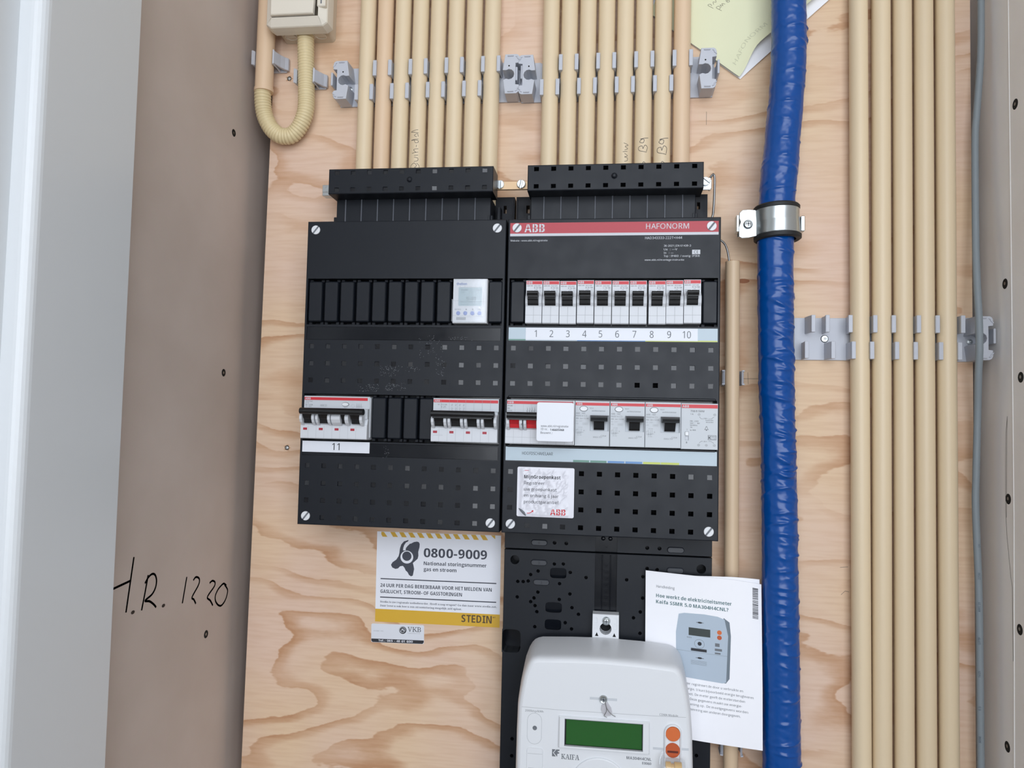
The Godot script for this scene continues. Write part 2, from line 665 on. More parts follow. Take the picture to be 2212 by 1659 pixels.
func build_setting():
	var b: Mb
	# closet shell
	b = Mb.new(m.gypsum)
	b.box(-390, -1700, -90, -330, 900, 330)
	var wl := struct("wall_left", b)
	b = Mb.new(m.gypsum_right)
	b.box(512, -1700, -90, 572, 900, 420)
	var wr := struct("wall_right", b)
	b = Mb.new(m.gypsum)
	b.box(-390, -1700, -160, 572, 900, -80)
	struct("wall_back", b)
	b = Mb.new(m.floor)
	b.box(-1500, -1760, -150, 1900, -1700, 2200)
	struct("floor", b)
	b = Mb.new(m.white_wall)
	b.box(-1500, 900, -150, 1900, 960, 2200)
	struct("ceiling", b)
	b = Mb.new(m.white_wall)
	b.box(-1500, -1700, 340, -400, 900, 440)
	struct("wall_front_left", b)
	b = Mb.new(m.white_wall)
	b.box(572, -1700, 330, 1900, 900, 420)
	struct("wall_front_right", b)
	b = Mb.new(m.white_wall)
	b.box(-1560, -1700, 340, -1500, 900, 2200)
	struct("wall_hallway_left", b)
	b = Mb.new(m.white_wall)
	b.box(1900, -1700, 340, 1960, 900, 2200)
	struct("wall_hallway_right", b)
	b = Mb.new(m.white_wall)
	for q in [[-1500, -1700, -330, 900], [1170, -1700, 1900, 900], [-330, -1700, 1170, -650], [-330, 850, 1170, 900]]:
		b.box(q[0], q[1], 2100, q[2], q[3], 2200)
	struct("wall_hallway_back", b)
	b = Mb.new(m.white)
	for q in [[-330, -650, -280, 850], [1120, -650, 1170, 850], [-280, -650, 1120, -600], [-280, 800, 1120, 850], [400, -600, 440, 800]]:
		b.box(q[0], q[1], 2110, q[2], q[3], 2170, 3)
	var wn := struct("window_1", b)
	b = Mb.new(m.clear)
	b.box(-280, -600, 2138, 1120, 800, 2142)
	part("pane", b, wn)
	# steel door frame on the left, close to the camera
	b = Mb.new(m.frame_paint)
	var pr := [-300, 270]
	for k in 7:
		var t := PI / 2 * k / 6.0
		pr += [-309 + 9 * cos(t), 374 + 9 * sin(t)]
	pr += [-318, 383, -318, 470, -400, 470, -400, 270]
	b.run(pv(pr), -1700, 900)
	struct("trim_1", b)
	# heads of the drywall screws and the marker note
	for q in [[116.1, 43.7], [-165.6, 44.2], [-458.6, 59.1]]:
		b = Mb.new(m.hole)
		b.xf = Transform3D(Basis(Vector3(0, 0, -1), Vector3(0, 1, 0), Vector3(1, 0, 0)), Vector3(-330, q[0], q[1]))
		b.lathe(0, 0, [[4.4, 0.02], [4.2, 0.25], [0, 0.1]], 16)
		b.use(m.steel)
		b.lathe(0, 0, [[1.7, 0.2], [0, 0.6]], 8)
		part("drywall_screw", b, wl)
	b = Mb.new(m.marker)
	# the wall plane: local x runs back into the closet (-z), local y up
	b.xf = Transform3D(Basis(Vector3(0, 0, -1), Vector3(0, 1, 0), Vector3(1, 0, 0)), Vector3(-330, 0, 0))
	for s in [[[-232, -374], [-201, -371.2]], [[-197.9, -350.5], [-201.5, -372], [-205.9, -398.9]], [[-173.9, -371.9], [-177.5, -387], [-181.7, -402.7]],
		[[-178, -378], [-173.7, -374], [-168, -371.6], [-162.5, -373.2], [-159.4, -379], [-160.5, -386], [-166, -391.5], [-176.7, -395.1], [-169.6, -397.4], [-163, -401.5], [-158.3, -405.5]],
		[[-104.2, -387.3], [-107.3, -400], [-110.4, -412.3]],
		[[-90.4, -392.6], [-86, -390.5], [-80.3, -392.3], [-78, -396], [-80.5, -401], [-91.7, -410.5], [-88, -414], [-83.9, -419]],
		[[-55.5, -402.7], [-50, -401.6], [-44.5, -404.1], [-44.2, -407.5], [-47.2, -410], [-59.5, -417.6], [-53, -423], [-47.2, -429.4]],
		[[-17.8, -413.2], [-24, -410], [-31.1, -411.7], [-37, -414.5], [-41.8, -419.5], [-42, -424], [-39.3, -428.4], [-34, -432.5], [-27.6, -434.4], [-21, -432], [-16.5, -427.9], [-14.2, -423], [-14.6, -418.4], [-21.2, -412.1]]]:
		pen(b, s, 2.2, 0.12)
	for d in [[-195.5, -401.8], [-145.3, -407.2]]:
		b.flat(oval(d[0], d[1], 3.0, 1.8, 10), 0.12)
	part("handwriting", b, wl)
	for q in [[116, 63], [-159.8, 67.8], [-281.2, 41.7], [-405.9, 61], [-528.2, 35.1], [-62, 39.6]]:
		b = Mb.new(m.hole)
		b.xf = Transform3D(Basis(Vector3(0, 0, 1), Vector3(0, 1, 0), Vector3(-1, 0, 0)), Vector3(512, q[0], q[1]))
		b.lathe(0, 0, [[5.4, 0.02], [5.0, 0.2], [0, 0.08]], 16)
		b.use(m.steel)
		b.lathe(-0.6, 0.4, [[1.8, 0.15], [0, 0.5]], 8)
		part("drywall_screw", b, wr)
	b = Mb.new(m.gypsum_right)
	b.tube([Vector3(512, 320, 51.5), Vector3(512, 0, 52.5), Vector3(512, -300, 52.5), Vector3(512, -640, 47)], 0.7, 6)
	part("joint_ridge", b, wr)
	b = Mb.new(m.pencil)
	b.xf = Transform3D(Basis(Vector3(0, 0, 1), Vector3(0, 1, 0), Vector3(-1, 0, 0)), Vector3(512, 0, 0))
	ink(b, [[41.5, -198], [38.6, -215], [37, -250], [36.6, -292], [38.5, -318], [45.5, -359], [48, -368], [48, -440]], 0.6, 0.1)
	ink(b, [[41.5, -198], [40.4, -216], [39, -260], [38, -300]], 0.5, 0.1)
	part("pencil_line", b, wr)
	# plywood board
	var st := SurfaceTool.new()
	st.begin(Mesh.PRIMITIVE_TRIANGLES)
	st.set_material(m.wood)
	st.set_smooth_group(-1)
	var c := [Vector2(-304, 320), Vector2(498, 320), Vector2(498, -680), Vector2(-311.5, -680)]
	for i in [0, 1, 2, 0, 2, 3]:
		st.set_uv(Vector2((c[i].x + 312.0) / 812.0, (330.0 - c[i].y) / 1012.0))
		st.add_vertex(Vector3(c[i].x, c[i].y, 0) * 0.001)
	st.generate_normals()
	var face := st.commit()
	b = Mb.new(m.wood_edge)
	b.loft(pv([-304, 320, 498, 320, 498, -680, -311.5, -680]), [[-18, 0.0], [-0.05, 0.0]], true)
	var board := thing("plywood_board", "large plywood backboard with wavy grain that everything is mounted on", "board")
	var core := part("plywood_core", b, board)
	share("face_veneer", face, board)
	for x in [-250, 420]:
		for y in [-600, -200, 250]:
			b = Mb.new(m.wood_edge)
			b.box(x - 25, y - 40, -79, x + 25, y + 40, -18)
			part("spacer_block", b, board)
	for q in [[-284.1, 199.4], [-269.4, -251.5]]:
		b = Mb.new(m.hole)
		b.lathe(q[0], q[1], [[2.9, 0.02], [2.8, 0.2], [0, 0.1]], 14)
		b.use(m.zinc)
		b.lathe(q[0], q[1], [[2.3, 0.1], [2.0, 0.7], [0.7, 0.9], [0, 0.3]], 12)
		b.use(m.wood_edge)
		for k in 5:
			var t := k * 1.3
			b.box(q[0] + 3.6 * cos(t) - 1, q[1] + 3.4 * sin(t) - 0.4, 0, q[0] + 3.6 * cos(t) + 1, q[1] + 3.4 * sin(t) + 0.4, 0.7)
		part("wood_screw", b, board)
	for s in [[[[256.8, -161], [277, -160.8]], [[263.6, -154], [264.2, -167]]], [[[216, 143], [216, 128]]], [[[362, -364], [370, -363]]], [[[363, -393], [367, -389], [371, -389.5]]]]:
		b = Mb.new(m.pencil)
		for l in s:
			ink(b, l, 0.36, 0.1)
		part("pencil_mark", b, board)
	b = Mb.new(mat("knot", c8(160, 104, 70), 0.7))
	b.flat(oval(258, -51.4, 7, 2.6, 14), 0.06)
	part("wood_knot", b, board)

func conduit(x, y0, y1, z, r, material) -> Mesh:
	var b := Mb.new(material)
	b.tube([Vector3(0, y0, 0), Vector3(0, y1, 0)], r, 28)
	return b.commit()

# saddle strip: base plate, prongs between the pipes, end blocks
func prong_mesh(lean: float) -> ArrayMesh:
	var b := Mb.new(m.clip)
	b.run(pv([-0.9, 2, 0.9, 2, 0.8 + lean * 0.4, 15, 2.0 + lean, 18.6, 2.2 + lean, 21.6, 1.8 + lean, 22.2, -1.8 + lean, 22.2, -2.2 + lean, 21.6, -2.0 + lean, 18.6, -0.8 + lean * 0.4, 15]), -9.3, 9.3, -1, 0.4)
	return b.commit()

func end_block(s: float) -> ArrayMesh:
	# outer side at x = 0, the pipes lie towards +x (s = 1) or -x (s = -1)
	var b := Mb.new(m.clip)
	var p := [16.6, 0, 18.9, 16.0, 15.6, 17.6]
	for k in 9:
		var t := deg_to_rad(-55.0 - 250.0 * k / 8.0)
		p += [12.2 + 5.9 * cos(t), 22.6 + 5.9 * sin(t)]
	p += [19.6, 27.6, 17.0, 46, 3.4, 46, 1.2, 44.6, 0.2, 42, 0.2, 36, 4.8, 35.4, 4.8, 10.8, 0.6, 10.2, 0.4, 4.4, 1.6, 1.4, 4.0, 0]
	b.extr(pv(p, s), 0, 26, 0.5)
	b.box(s * 2, 0.5, 0, s * 24, 47.5, 2.4, 0.3)
	b.extr(pv([0.6, 10.5, 5, 11, 5, 35, 0.6, 35.8], s), 0, 8)
	b.box(s * -3.4, 17.6, 3, s * -1.0, 33.4, 24, 0.5)
	b.box(s * -3.4, 17.6, 3, s * 5, 33.4, 4.5)
	b.box(s * 7, 43.2, 25.5, s * 14, 44.6, 27.4, 0.5)
	b.box(s * 6.5, 1.6, 25.5, s * 13.5, 3.0, 27.4, 0.5)
	var curl := []
	for k in 9:
		var t := PI * 0.9 * k / 8.0
		curl.append(Vector3(s * (2.6 - 2.2 * cos(t)), 38.6 + 3.2 * sin(t) * 0.6 + (k * 0.5 if k > 4 else 0.0), 26.2))
	b.tube(curl, 0.7, 6)
	b.tube(curl.map(func(v): return Vector3(v.x, 46.4 - v.y, v.z)), 0.7, 6)
	b.use(m.hole)
	b.lathe(s * 12.3, 32.4, [[0.95, 26.02], [0, 26.03]], 10)
	b.use(m.zinc)
	b.lathe(s * 13.6, 21.4, [[3.0, 2.4], [3.0, 4.2], [1.0, 4.6], [0, 3.6]], 12)
	return b.commit()

func build_conduits():
	var b: Mb
	var pipe := conduit(0, -330, 330, 0, 9.5, m.cream)
	var pinky := conduit(0, -330, 330, 0, 9.5, m.cream_pink)
	var long := conduit(0, -500, 500, 0, 9.7, m.cream)
	var nth := ["first", "second", "third", "fourth", "fifth", "sixth", "seventh", "eighth"]
	var side := ["over the left unit", "over the right unit"]
	for bank in 2:
		for i in 8:
			var x: float = -181.7 + 21.55 * i if bank == 0 else 37.9 + 21.29 * i
			var odd: bool = (bank == 0 and i == 1) or (bank == 1 and i == 7)
			var look := "pinkish cream" if odd else "cream"
			var note := ""
			if bank == 0 and i == 3: note = " with a handwritten word"
			if bank == 1 and i == 4: note = " with short pencil letters"
			if bank == 1 and i == 5: note = " with two pencil letters"
			if bank == 1 and i == 6: note = " with bold pencil letters"
			var t := thing("conduit_pipe", "%s conduit%s, %s from left of eight %s" % [look, note, nth[i], side[bank]], "pipe", x, 0, 12.8, "conduits above the consumer units")
			var o := share("pipe", pinky if odd else pipe, t)
			o.position.y = 0.345
			# writing wraps round the pipe
			b = Mb.new(m.pencil)
			b.span = 1.2
			b.warp = func(p: Vector3): return Vector3(9.56 * sin(p.x / 9.56), p.y, 9.56 * cos(p.x / 9.56) + p.z)
			if bank == 0 and i == 3:
				for s in [[[-4, 76], [-5.5, 80], [-1, 83], [2, 80], [0, 78], [4, 76.5], [5, 80], [2, 83]], [[-1, 85], [3, 86], [3.2, 89], [-1, 90]], [[-1, 92], [3.4, 92.6]], [[-4, 95], [3.4, 96]], [[1, 95.6], [-2, 99], [3.4, 100]], [[1, 102], [1.4, 104.5]], [[-1.5, 110], [0, 107], [3, 107.6], [2.4, 110], [-5.5, 110.5], [3.2, 111.6]], [[1.2, 114], [-1.6, 116], [2, 118], [3, 114.5]], [[3.2, 119], [-6, 120.5], [2.6, 122.6]]]:
					pen(b, s, 0.5, 0.02)
				part("handwriting", b, t)
			elif bank == 1 and i == 4:
				for s in [[[1, 80], [4, 81], [4.4, 84], [1, 85], [4.4, 86.5], [1, 89]], [[-1, 91], [4, 91.5]], [[1, 93], [4.6, 94.6], [1.4, 97], [5, 98.6], [0, 101]]]:
					pen(b, s, 0.5, 0.02)
				part("handwriting", b, t)
			elif bank == 1 and i == 5:
				for s in [[[4, 76], [1, 79], [-1, 76]], [[4, 90], [-4, 92], [-5, 96], [-1, 97], [0, 94], [2, 98], [5, 96], [4, 91]], [[-1, 105], [-4, 102], [0, 100.5], [1, 104.5], [-3, 105], [6, 106.5]]]:
					pen(b, s, 0.55, 0.02)
				part("handwriting", b, t)
			elif bank == 1 and i == 6:
				for s in [[[4, 76], [0, 79], [-1, 76.5]], [[4.4, 87], [-5, 89.5], [-5.6, 94], [-1.6, 95], [-0.6, 91.5], [1.6, 96.5], [5, 94.5], [4.4, 88]], [[-1, 104], [-4, 101], [0, 98.6], [1.4, 103], [-3, 104], [7, 106]]]:
					pen(b, s, 0.6, 0.02)
				part("handwriting", b, t)
	for i in 5:
		var x: float = 378.6 + 21.95 * i
		var t := thing("conduit_pipe", "long cream conduit right of the blue pipe, %s from the left of five" % nth[i], "pipe", x, 0, 12.8, "long conduits right of the blue pipe")
		var o := share("pipe", long, t)
		o.position.y = -0.17
		if i == 0:
			o.rotation.z = 0.004
	# clip rails
	var pm := [prong_mesh(1.6), prong_mesh(-1.6)]
	var loose := prong_mesh(0.3)
	var leaning := prong_mesh(3.6)
	var el := end_block(1.0)
	var er := end_block(-1.0)
	for r in [["grey saddle rail gripping the conduit bank above the left consumer unit", -218.4, 3.6, -181.7, 21.55, 8, 160.5], ["grey saddle rail gripping the conduit bank above the right consumer unit", 1.9, 223.6, 37.9, 21.29, 8, 159.0], ["grey saddle rail gripping the five long conduits right of the blue pipe", 311.0, 507.0, 378.9, 21.95, 5, -139.5]]:
		var t := thing("saddle_rail", r[0], "pipe clip", r[1], r[6], 0)
		b = Mb.new(m.clip)
		var w: float = r[2] - r[1]
		b.box(1.5, 0, 0, w - 1.5, 46.5, 2.6, 0.4)
		part("base_strip", b, t)
		if r[5] == 8:
			share("end_block", el, t)
		var o := share("end_block", er, t)
		o.position.x = w * 0.001
		for i in r[5] + 1:
			var x: float = r[3] + r[4] * (i - 0.5) - r[1]
			for row in 2:
				if r[5] == 8 and ((i == 0 and row == 1) or (i == 8 and row == 0)):
					continue
				var q := share("prong", pm[(i + row) % 2], t)
				q.position = Vector3(x * 0.001, (9.5 + 28.4 * row) * 0.001, 0)
		if r[5] == 5:
			for q in [[13.5, 1, 1], [31.5, 1, 0], [10, 0, 0], [34, 0, 1]]:
				var k := share("prong", [loose, leaning][int(q[2])], t)
				k.position = Vector3(q[0] * 0.001, (9.5 + 28.4 * q[1]) * 0.001, 0)
			b = Mb.new(m.hole)
			b.lathe(33.7, 23.5, [[4.2, 2.62], [4.0, 2.8], [0, 2.8]], 20)
			b.use(m.zinc)
			b.lathe(33.7, 23.5, [[3.7, 2.7], [3.4, 3.6], [1.2, 3.8], [0, 3.0]], 16)
			part("screw", b, t)
	# corner: rigid pipe, bend, box
	var t1 := thing("conduit_pipe", "single cream conduit at the far left running behind the junction box", "pipe", -306.6, 0, 20)
	b = Mb.new(m.cream_pink)
	b.lathe(0, 0, [[0, 0], [9.0, 0], [9.0, 0.1]], 6)
	b = Mb.new(m.cream_pink)
	b.tube([Vector3(0, 177, 0), Vector3(0.6, 330, 0)], 10.6, 28)
	part("pipe", b, t1)
	b = Mb.new(m.cream_pink)
	b.tube([Vector3(0, 174.5, 0), Vector3(0, 178.5, 0)], 11.3, 28)
	part("socket_rim", b, t1)
	var t2 := thing("flexible_conduit", "ribbed cream flexible conduit bent into a loop under the junction box", "pipe", -282, 121, 0)
	b = Mb.new(m.flex)
	var path := curve([Vector3(-26, 58, 20), Vector3(-26, 40, 18), Vector3(-23.5, 25, 16), Vector3(-16, 11, 15), Vector3(-6, 2.6, 15), Vector3(2, 0.6, 15), Vector3(11.5, 2.6, 15), Vector3(20, 11.5, 15.5), Vector3(25.6, 23.5, 16), Vector3(27.6, 36, 16), Vector3(27.2, 54, 16), Vector3(25.8, 90, 17), Vector3(24.8, 128, 19)], 0.64)
	var rad := []
	for i in path.size():
		rad.append([8.3, 9.7, 9.9, 9.9, 9.7][i % 5])
	b.tube(path, rad, 20)
	part("ribbed_hose", b, t2)
	var t3 := thing("junction_box", "cream plastic junction box at the top left, ribbed hose leaving its underside", "junction box", -258, 242, 0)
	b = Mb.new(m.box_base)
	b.loft(rr(-32.5, 1, 31, 100, 4), [[0, -0.5], [2, -0.5], [4, 0.0], [31, 2.0]], false, 1)
	part("box_base", b, t3)
	for x in [-19.0, 18.0]:
		b = Mb.new(m.box_cream)
		b.xf = Transform3D(Basis(Vector3(1, 0, 0), Vector3(0, 0, 1), Vector3(0, -1, 0)), Vector3(x, 2.2, 15))
		b.lathe(0, 0, [[7.5, 0], [7.5, 1.2], [6.4, 1.4], [6.0, 0.6], [0, 0.6]], 24)
		part("knockout", b, t3)
	b = Mb.new(m.box_cream)
	b.xf = Transform3D(Basis(Vector3(1, 0, 0), Vector3(0, 0, 1), Vector3(0, -1, 0)), Vector3(0.6, 2.2, 18))
	b.lathe(0, 0, [[11.6, -1], [11.6, 1.6], [10.2, 1.8]], 24)
	part("cable_entry", b, t3)
	b = Mb.new(m.box_cream)
	b.loft(pv([-36, 0, -30, -4, 33, -4, 39, 0, 39, 100, -36, 100]), [[30, 0.0], [38, 0.0], [46, 0.4], [47.5, 1.2], [53, 9.5]], true)
	part("lid", b, t3)
	b = Mb.new(m.box_cream)
	b.loft(pv([-27, 6.4, 25, 6.4, 29, 100, -29, 100]), [[52, 0.0], [56, 0.4], [57, 1.4]])
	part("lid_panel", b, t3)
	b = Mb.new(m.box_cream)
	b.box(28, 16, 40, 38, 100, 54, 1)
	b.use(m.ink_grey)
	b.box(32.5, 19, 54, 34, 29, 54.2)
	part("lid_latch", b, t3)
	# two open saddles
	for q in [["grey saddle clip on the single conduit beside the junction box", -306.6, 206, 20, 11.5], ["grey saddle clip holding the rising leg of the ribbed hose", -255.6, 183.5, 16.5, 10.3]]:
		var t := thing("saddle_clip", q[0], "pipe clip", q[1], q[2], 0)
		b = Mb.new(m.clip)
		b.box(-9, 0, 0, 20, 17, 3, 0.5)
		part("base_plate", b, t)
		for s in [-1.0, 1.0]:
			b = Mb.new(m.clip)
			var e: float = q[4]
			b.run(pv([e - 4, 2.5, e - 1, 4, e + 0.4, 12, e - 0.6, q[3] + 4, e + 1.2, q[3] + 7, e + 2.6, q[3] + 6.6, e + 1.6, 12, e + 1.4, 2.5], s), 0, 17.5, -1, 0.5)
			part("prong", b, t)
		b = Mb.new(m.clip)
		var e: float = q[4]
		b.run(pv([e + 1, q[3] + 6, e + 2.6, q[3] + 6.6, e + 6, 15, e + 9, 9, e + 12, 6, e + 12, 2.4, e + 9.4, 2.4, e + 7, 5, e + 4, 11]), 1, 16, -1, 0.4)
		part("side_wing", b, t)

func cover_screw_mesh() -> ArrayMesh:
	var b := Mb.new(m.white)
	var turn := deg_to_rad(-38.0)
	for s in [0.0, PI]:
		var p := PackedVector2Array()
		for k in 13:
			var t: float = -PI / 2 + 0.17 + (PI - 0.34) * k / 12.0
			p.append(Vector2(4.9 * cos(t), 4.9 * sin(t)).rotated(turn + s))
		b.extr(p, 0, 1.3, 0.4)
	b.use(m.ink_grey)
	b.lathe(0, 0, [[4.8, 0], [4.8, 0.35], [0, 0.35]], 20)
	return b.commit()

func unit_cover(b: Mb, first: float, pitch: float, open: bool):
	var rng := RandomNumberGenerator.new()
	rng.seed = 7 if open else 3
	var holes := [[2.5, -113.6, 217.5, -63.2, 62.0], [3.0, -130.2, 217.0, -116.0, 79.2], [2.5, -239.6, 217.5, -188.8, 62.0], [3.0, -255.6, 217.0, -241.2, 79.2]]
	for r in [-137.2, -155.8, -174.3, -266.5, -285.2, -303.6, -321.8]:
		for i in 12:
			if r < -320 and (i == 0 or i == 11):
				continue
			var x := first + pitch * i
			var deep: bool = open and ((r < -260 and i > 3 and not (r > -270 and i > 9)) or (r == -174.3 and (i == 7 or i == 8)))
			var tilt := Vector2(rng.randf_range(-0.07, 0.07), rng.randf_range(-0.12, 0.12))
			holes.append([x - 2.6, r - 2.5, x + 2.6, r + 2.5, 59.0 if deep else 78.9, 0, Vector2() if deep else tilt] + ([m.hole] if deep else []))
	b.relief(1, -329, 219, -1, 80, holes, m.dimple)
	var o := pv([0, -330, 220, -330, 220, 0, 0, 0])
	b.loft(o, [[3, 0.0], [79, 0.0], [79.7, 0.3], [80, 1.0]], false, -1, false)

func abb(b: Mb, x: float, y: float, z: float, h: float, w: float, gap: Material = null):
	txt(b, "ABB", x, y, z, h, {"b": true, "w": w})
	if gap:
		b.use(gap)
		b.rect(x - 0.1, y + h * 0.46, x + w + 0.1, y + h * 0.54, z + 0.03)
		for k in [0.165, 0.5, 0.83]:
			b.rect(x + w * k - h * 0.035, y, x + w * k + h * 0.035, y + h, z + 0.03)

func build_units():
	var b: Mb
	var scr := cover_screw_mesh()
	for n in 2:
		var ox: float = -220.0 if n == 0 else 2.2
		var t := thing("consumer_unit", ["black consumer unit on the left with the time switch in its upper row", "black consumer unit on the right with a red band across its top"][n], "fuse box", ox, 0, 0)
		b = Mb.new(m.black)
		if n == 0:
			unit_cover(b, 9.2, 18.45, false)
		else:
			unit_cover(b, 8.2, 18.45, true)
		part("cover", b, t)
		b = Mb.new(m.black_matt)
		b.box(1.5, -328.5, 1, 218.5, -1.5, 58)
		part("base_tray", b, t)
		b = Mb.new(m.black_matt)
		if n == 0:
			b.relief(20, -6, 220, 43, 16, [[20, 36, 20.1, 36.1, 10], [207.5, 24, 211, 33, null], [192, 10, 199, 14, 15, 2], [213, 4, 217, 7, 15, 2]], null, 0.0)
			b.loft(pv([20, -6, 220, -6, 220, 43, 20, 43]), [[0, 0.0], [16, 0.0]], false, -1, false)
			b.box(217.5, -4, 16, 218.7, 40, 19)
			b.box(202, 0.4, 16, 206, 28, 30, 0.6)
		else:
			b.relief(0, -6, 214, 43, 16, [[11.5, 24, 15.5, 33, null], [202.5, 26, 206, 34, null], [5, 4, 11, 8, 15, 2]], null, 0.0)
			b.loft(pv([0, -6, 214, -6, 214, 43, 0, 43]), [[0, 0.0], [16, 0.0]], false, -1, false)
			b.box(0.4, -4, 16, 1.6, 40, 19)
			b.box(201, 0.4, 16, 212, 6, 24, 1)
		part("mounting_frame", b, t)
		for q in [[9.5, -9.6], [210.6, -9.6], [9.4, -320.6], [210.5, -320.6]]:
			var o := share("cover_screw", scr, t)
			o.position = Vector3(q[0], q[1], 80.0) * 0.001
		for y in [-130.0, -255.4]:
			b = Mb.new(m.black_gloss)
			b.box(3.2, y, 79.2, 216.8, y + 13.9, 79.9 if n == 0 else 79.55, 0.2)
			part("label_holder", b, t)
		if n == 1:
			for y in [-189.2, -241.0]:
				b = Mb.new(m.black_gloss)
				b.box(4, y, 74, 216.5, y + 2.3, 80.8, 0.8)
				part("edge_strip", b, t)
		if n == 0:
			var rng := RandomNumberGenerator.new()
			rng.seed = 21
			b = Mb.new(mat("scuff", c8(150, 154, 160), 0.8))
			for c in [[142, -137, 1.0, 14, 12, 26], [95, -163, -0.9, 9, 6, 26], [116, -161, 0.5, 14, 3, 14], [152, -158, -0.6, 5, 10, 20], [74, -182, 0.3, 12, 4, 24], [104, -180, -0.1, 11, 4, 30], [96, -249, -1.2, 3, 7, 10], [172, -128, 0.1, 14, 2, 10]]:
				for k in c[5] * 2:
					var p := Vector2(c[0] + rng.randf_range(-1, 1) * c[3], c[1] + rng.randf_range(-1, 1) * c[4])
					var a: float = c[2] + rng.randf_range(-0.5, 0.5)
					var l := rng.randf_range(0.15, 1.3)
					ink(b, [[p.x, p.y], [p.x + cos(a) * l, p.y + sin(a) * l]], rng.randf_range(0.07, 0.2), 80.06)
			part("scuff_marks", b, t)
		else:
			b = Mb.new(m.red_band)
			b.box(2.2, -15.6, 80, 217.6, -4.2, 80.12)
			b.use(m.print_white)
			b.box(2.2, -18.4, 80, 217.6, -15.6, 80.12)
			var band := part("header_band", b, t)
			b = Mb.new(m.print_white)
			abb(b, 17.4, -14.2, 80.2, 8.6, 21.4, m.red_band)
			b.use(m.print_white)
			txt(b, "HAFONORM", 144.2, -11.9, 80.2, 5.6, {"w": 43.6})
			txt(b, "Website : www.abb.nl/registratie", 2.6, -24.0, 80.1, 1.9, {"w": 39.4})
			txt(b, "HAD343333-222T+H44", 143.4, -22.6, 80.1, 2.6, {"w": 37.6})
			txt(b, "36-2021|EN 61439-3", 162.6, -30.6, 80.1, 2.0, {"w": 27.4})
			txt(b, "Ue  : —V", 162.6, -34.4, 80.1, 2.0, {"w": 13.6})
			txt(b, "In   : —", 162.6, -38.0, 80.1, 2.0, {"w": 9.8})
			txt(b, "Top : IP40D  / overig: IP30B", 162.6, -41.3, 80.1, 2.0, {"w": 36.2})
			txt(b, "www.abb.nl/montage-instructie", 143.2, -45.2, 80.1, 1.9, {"w": 40})
			b.rect(191.2, -38.6, 199.4, -34.0, 80.08)
			b.use(m.black)
			txt(b, "CE", 195.3, -37.9, 80.14, 3.2, {"al": "c"})
			part("lettering", b, t)
	# terminal covers above both units
	for n in 2:
		var ox: float = -198.8 if n == 0 else 21.4
		var w := 183.2
		var t := thing("terminal_cover", ["black terminal cover under the left conduit bank, on top of the left consumer unit", "black terminal cover under the right conduit bank, on top of the right consumer unit"][n], "cover", ox, 0, 0)
		var rng := RandomNumberGenerator.new()
		rng.seed = 31 + n
		b = Mb.new(m.black)
		var holes := []
		for i in 10:
			for y in [54.2, 35.6]:
				var x := 9.4 + 18.28 * i
				holes.append([x - 2.6, y - 2.3, x + 2.6, y + 2.3, 66.0 if n == 1 else 77.2, 0, Vector2(0, 0) if n == 1 else Vector2(rng.randf_range(-0.1, 0.1), rng.randf_range(-0.16, 0.12)), m.hole if n == 1 else m.dimple])
		b.relief(0.8, 31.6, w - 0.8, 57.8, 78, holes, m.dimple)
		b.loft(pv([0, 30.8, w, 30.8, w, 58.6, 0, 58.6]), [[46, 0.0], [77.4, 0.0], [78, 0.8]], false, -1, false)
		b.box(0.5, 30.9, 46, w - 0.5, 32.4, 77)
		part("upper_box", b, t)
		b = Mb.new(m.black)
		b.lathe(91.5, 45.4, [[3.4, 78], [2.6, 78.5], [2.2, 79.6], [1.2, 80.2], [0, 80.3]], 16)
		part("centre_stud", b, t)
		b = Mb.new(m.black)
		b.box(1.6, 0.2, 20, w - 5.6, 32, 55, 0.6)
		b.box(-2.2, 2, 20, 1.6, 12, 53, 0.5)
		b.box(w - 6, 2, 20, w - 3.6, 12, 53, 0.5)
		b.box(w - 8.6, 3, 55, w - 6.4, 11, 55.8, 0.2)
		part("lower_panel", b, t)
		for i in 9:
			b = Mb.new(m.rib)
			var x := (12.2 if n == 0 else 16.0) + 18.5 * i
			b.box(x - 0.6, 0.2, 54.6, x + 0.6, 31.2, 56.3, 0.45)
			part("rib", b, t)
	# earth rail
	var t := thing("earth_rail", "copper earthing bar with slotted zinc screws showing between the terminal covers", "earth rail", 0, 44, 38)
	b = Mb.new(m.copper)
	b.box(-19.5, 0, 0, 24, 9.6, 3, 0.5)
	part("copper_bar", b, t)
	b = Mb.new(m.zinc)
	b.box(-221, 1, 0, -196, 9.6, 1.6, 0.4)
	b.box(-221, -3, -10, -207, 9.6, 1.2, 0.4)
	b.lathe(-215.6, 5.4, [[2.6, 1.2], [2.6, 1.9], [1.8, 1.9], [1.6, 1.3], [0, 1.3]], 14)
	part("end_bracket", b, t)
	b = Mb.new(m.zinc)
	b.box(203, -3.4, 0, 216.6, 10, 1.8, 0.4)
	b.box(215, -2, -8, 217.4, 8, 1.6, 0.4)
	part("end_bracket", b, t)
	for q in [[-13.6, 5.6, 88.0], [10.4, 5.6, 78.0], [210.8, 5.4, -40.0]]:
		b = Mb.new(m.zinc)
		b.xf = Transform3D(Basis(Vector3(0, 0, 1), deg_to_rad(q[2])), Vector3(q[0], q[1], 3 if q[0] < 100 else 1.8))
		for s in [0.0, PI]:
			var p := PackedVector2Array()
			for k in 11:
				var a: float = -PI / 2 + 0.16 + (PI - 0.32) * k / 10.0
				p.append(Vector2(4.9 * cos(a), 4.9 * sin(a)).rotated(s + PI / 2))
			b.extr(p, 0, 3.0, 0.6)
		b.lathe(0, 0, [[4.6, 0], [4.6, 1.6], [0, 1.6]], 18)
		part("slotted_screw", b, t)
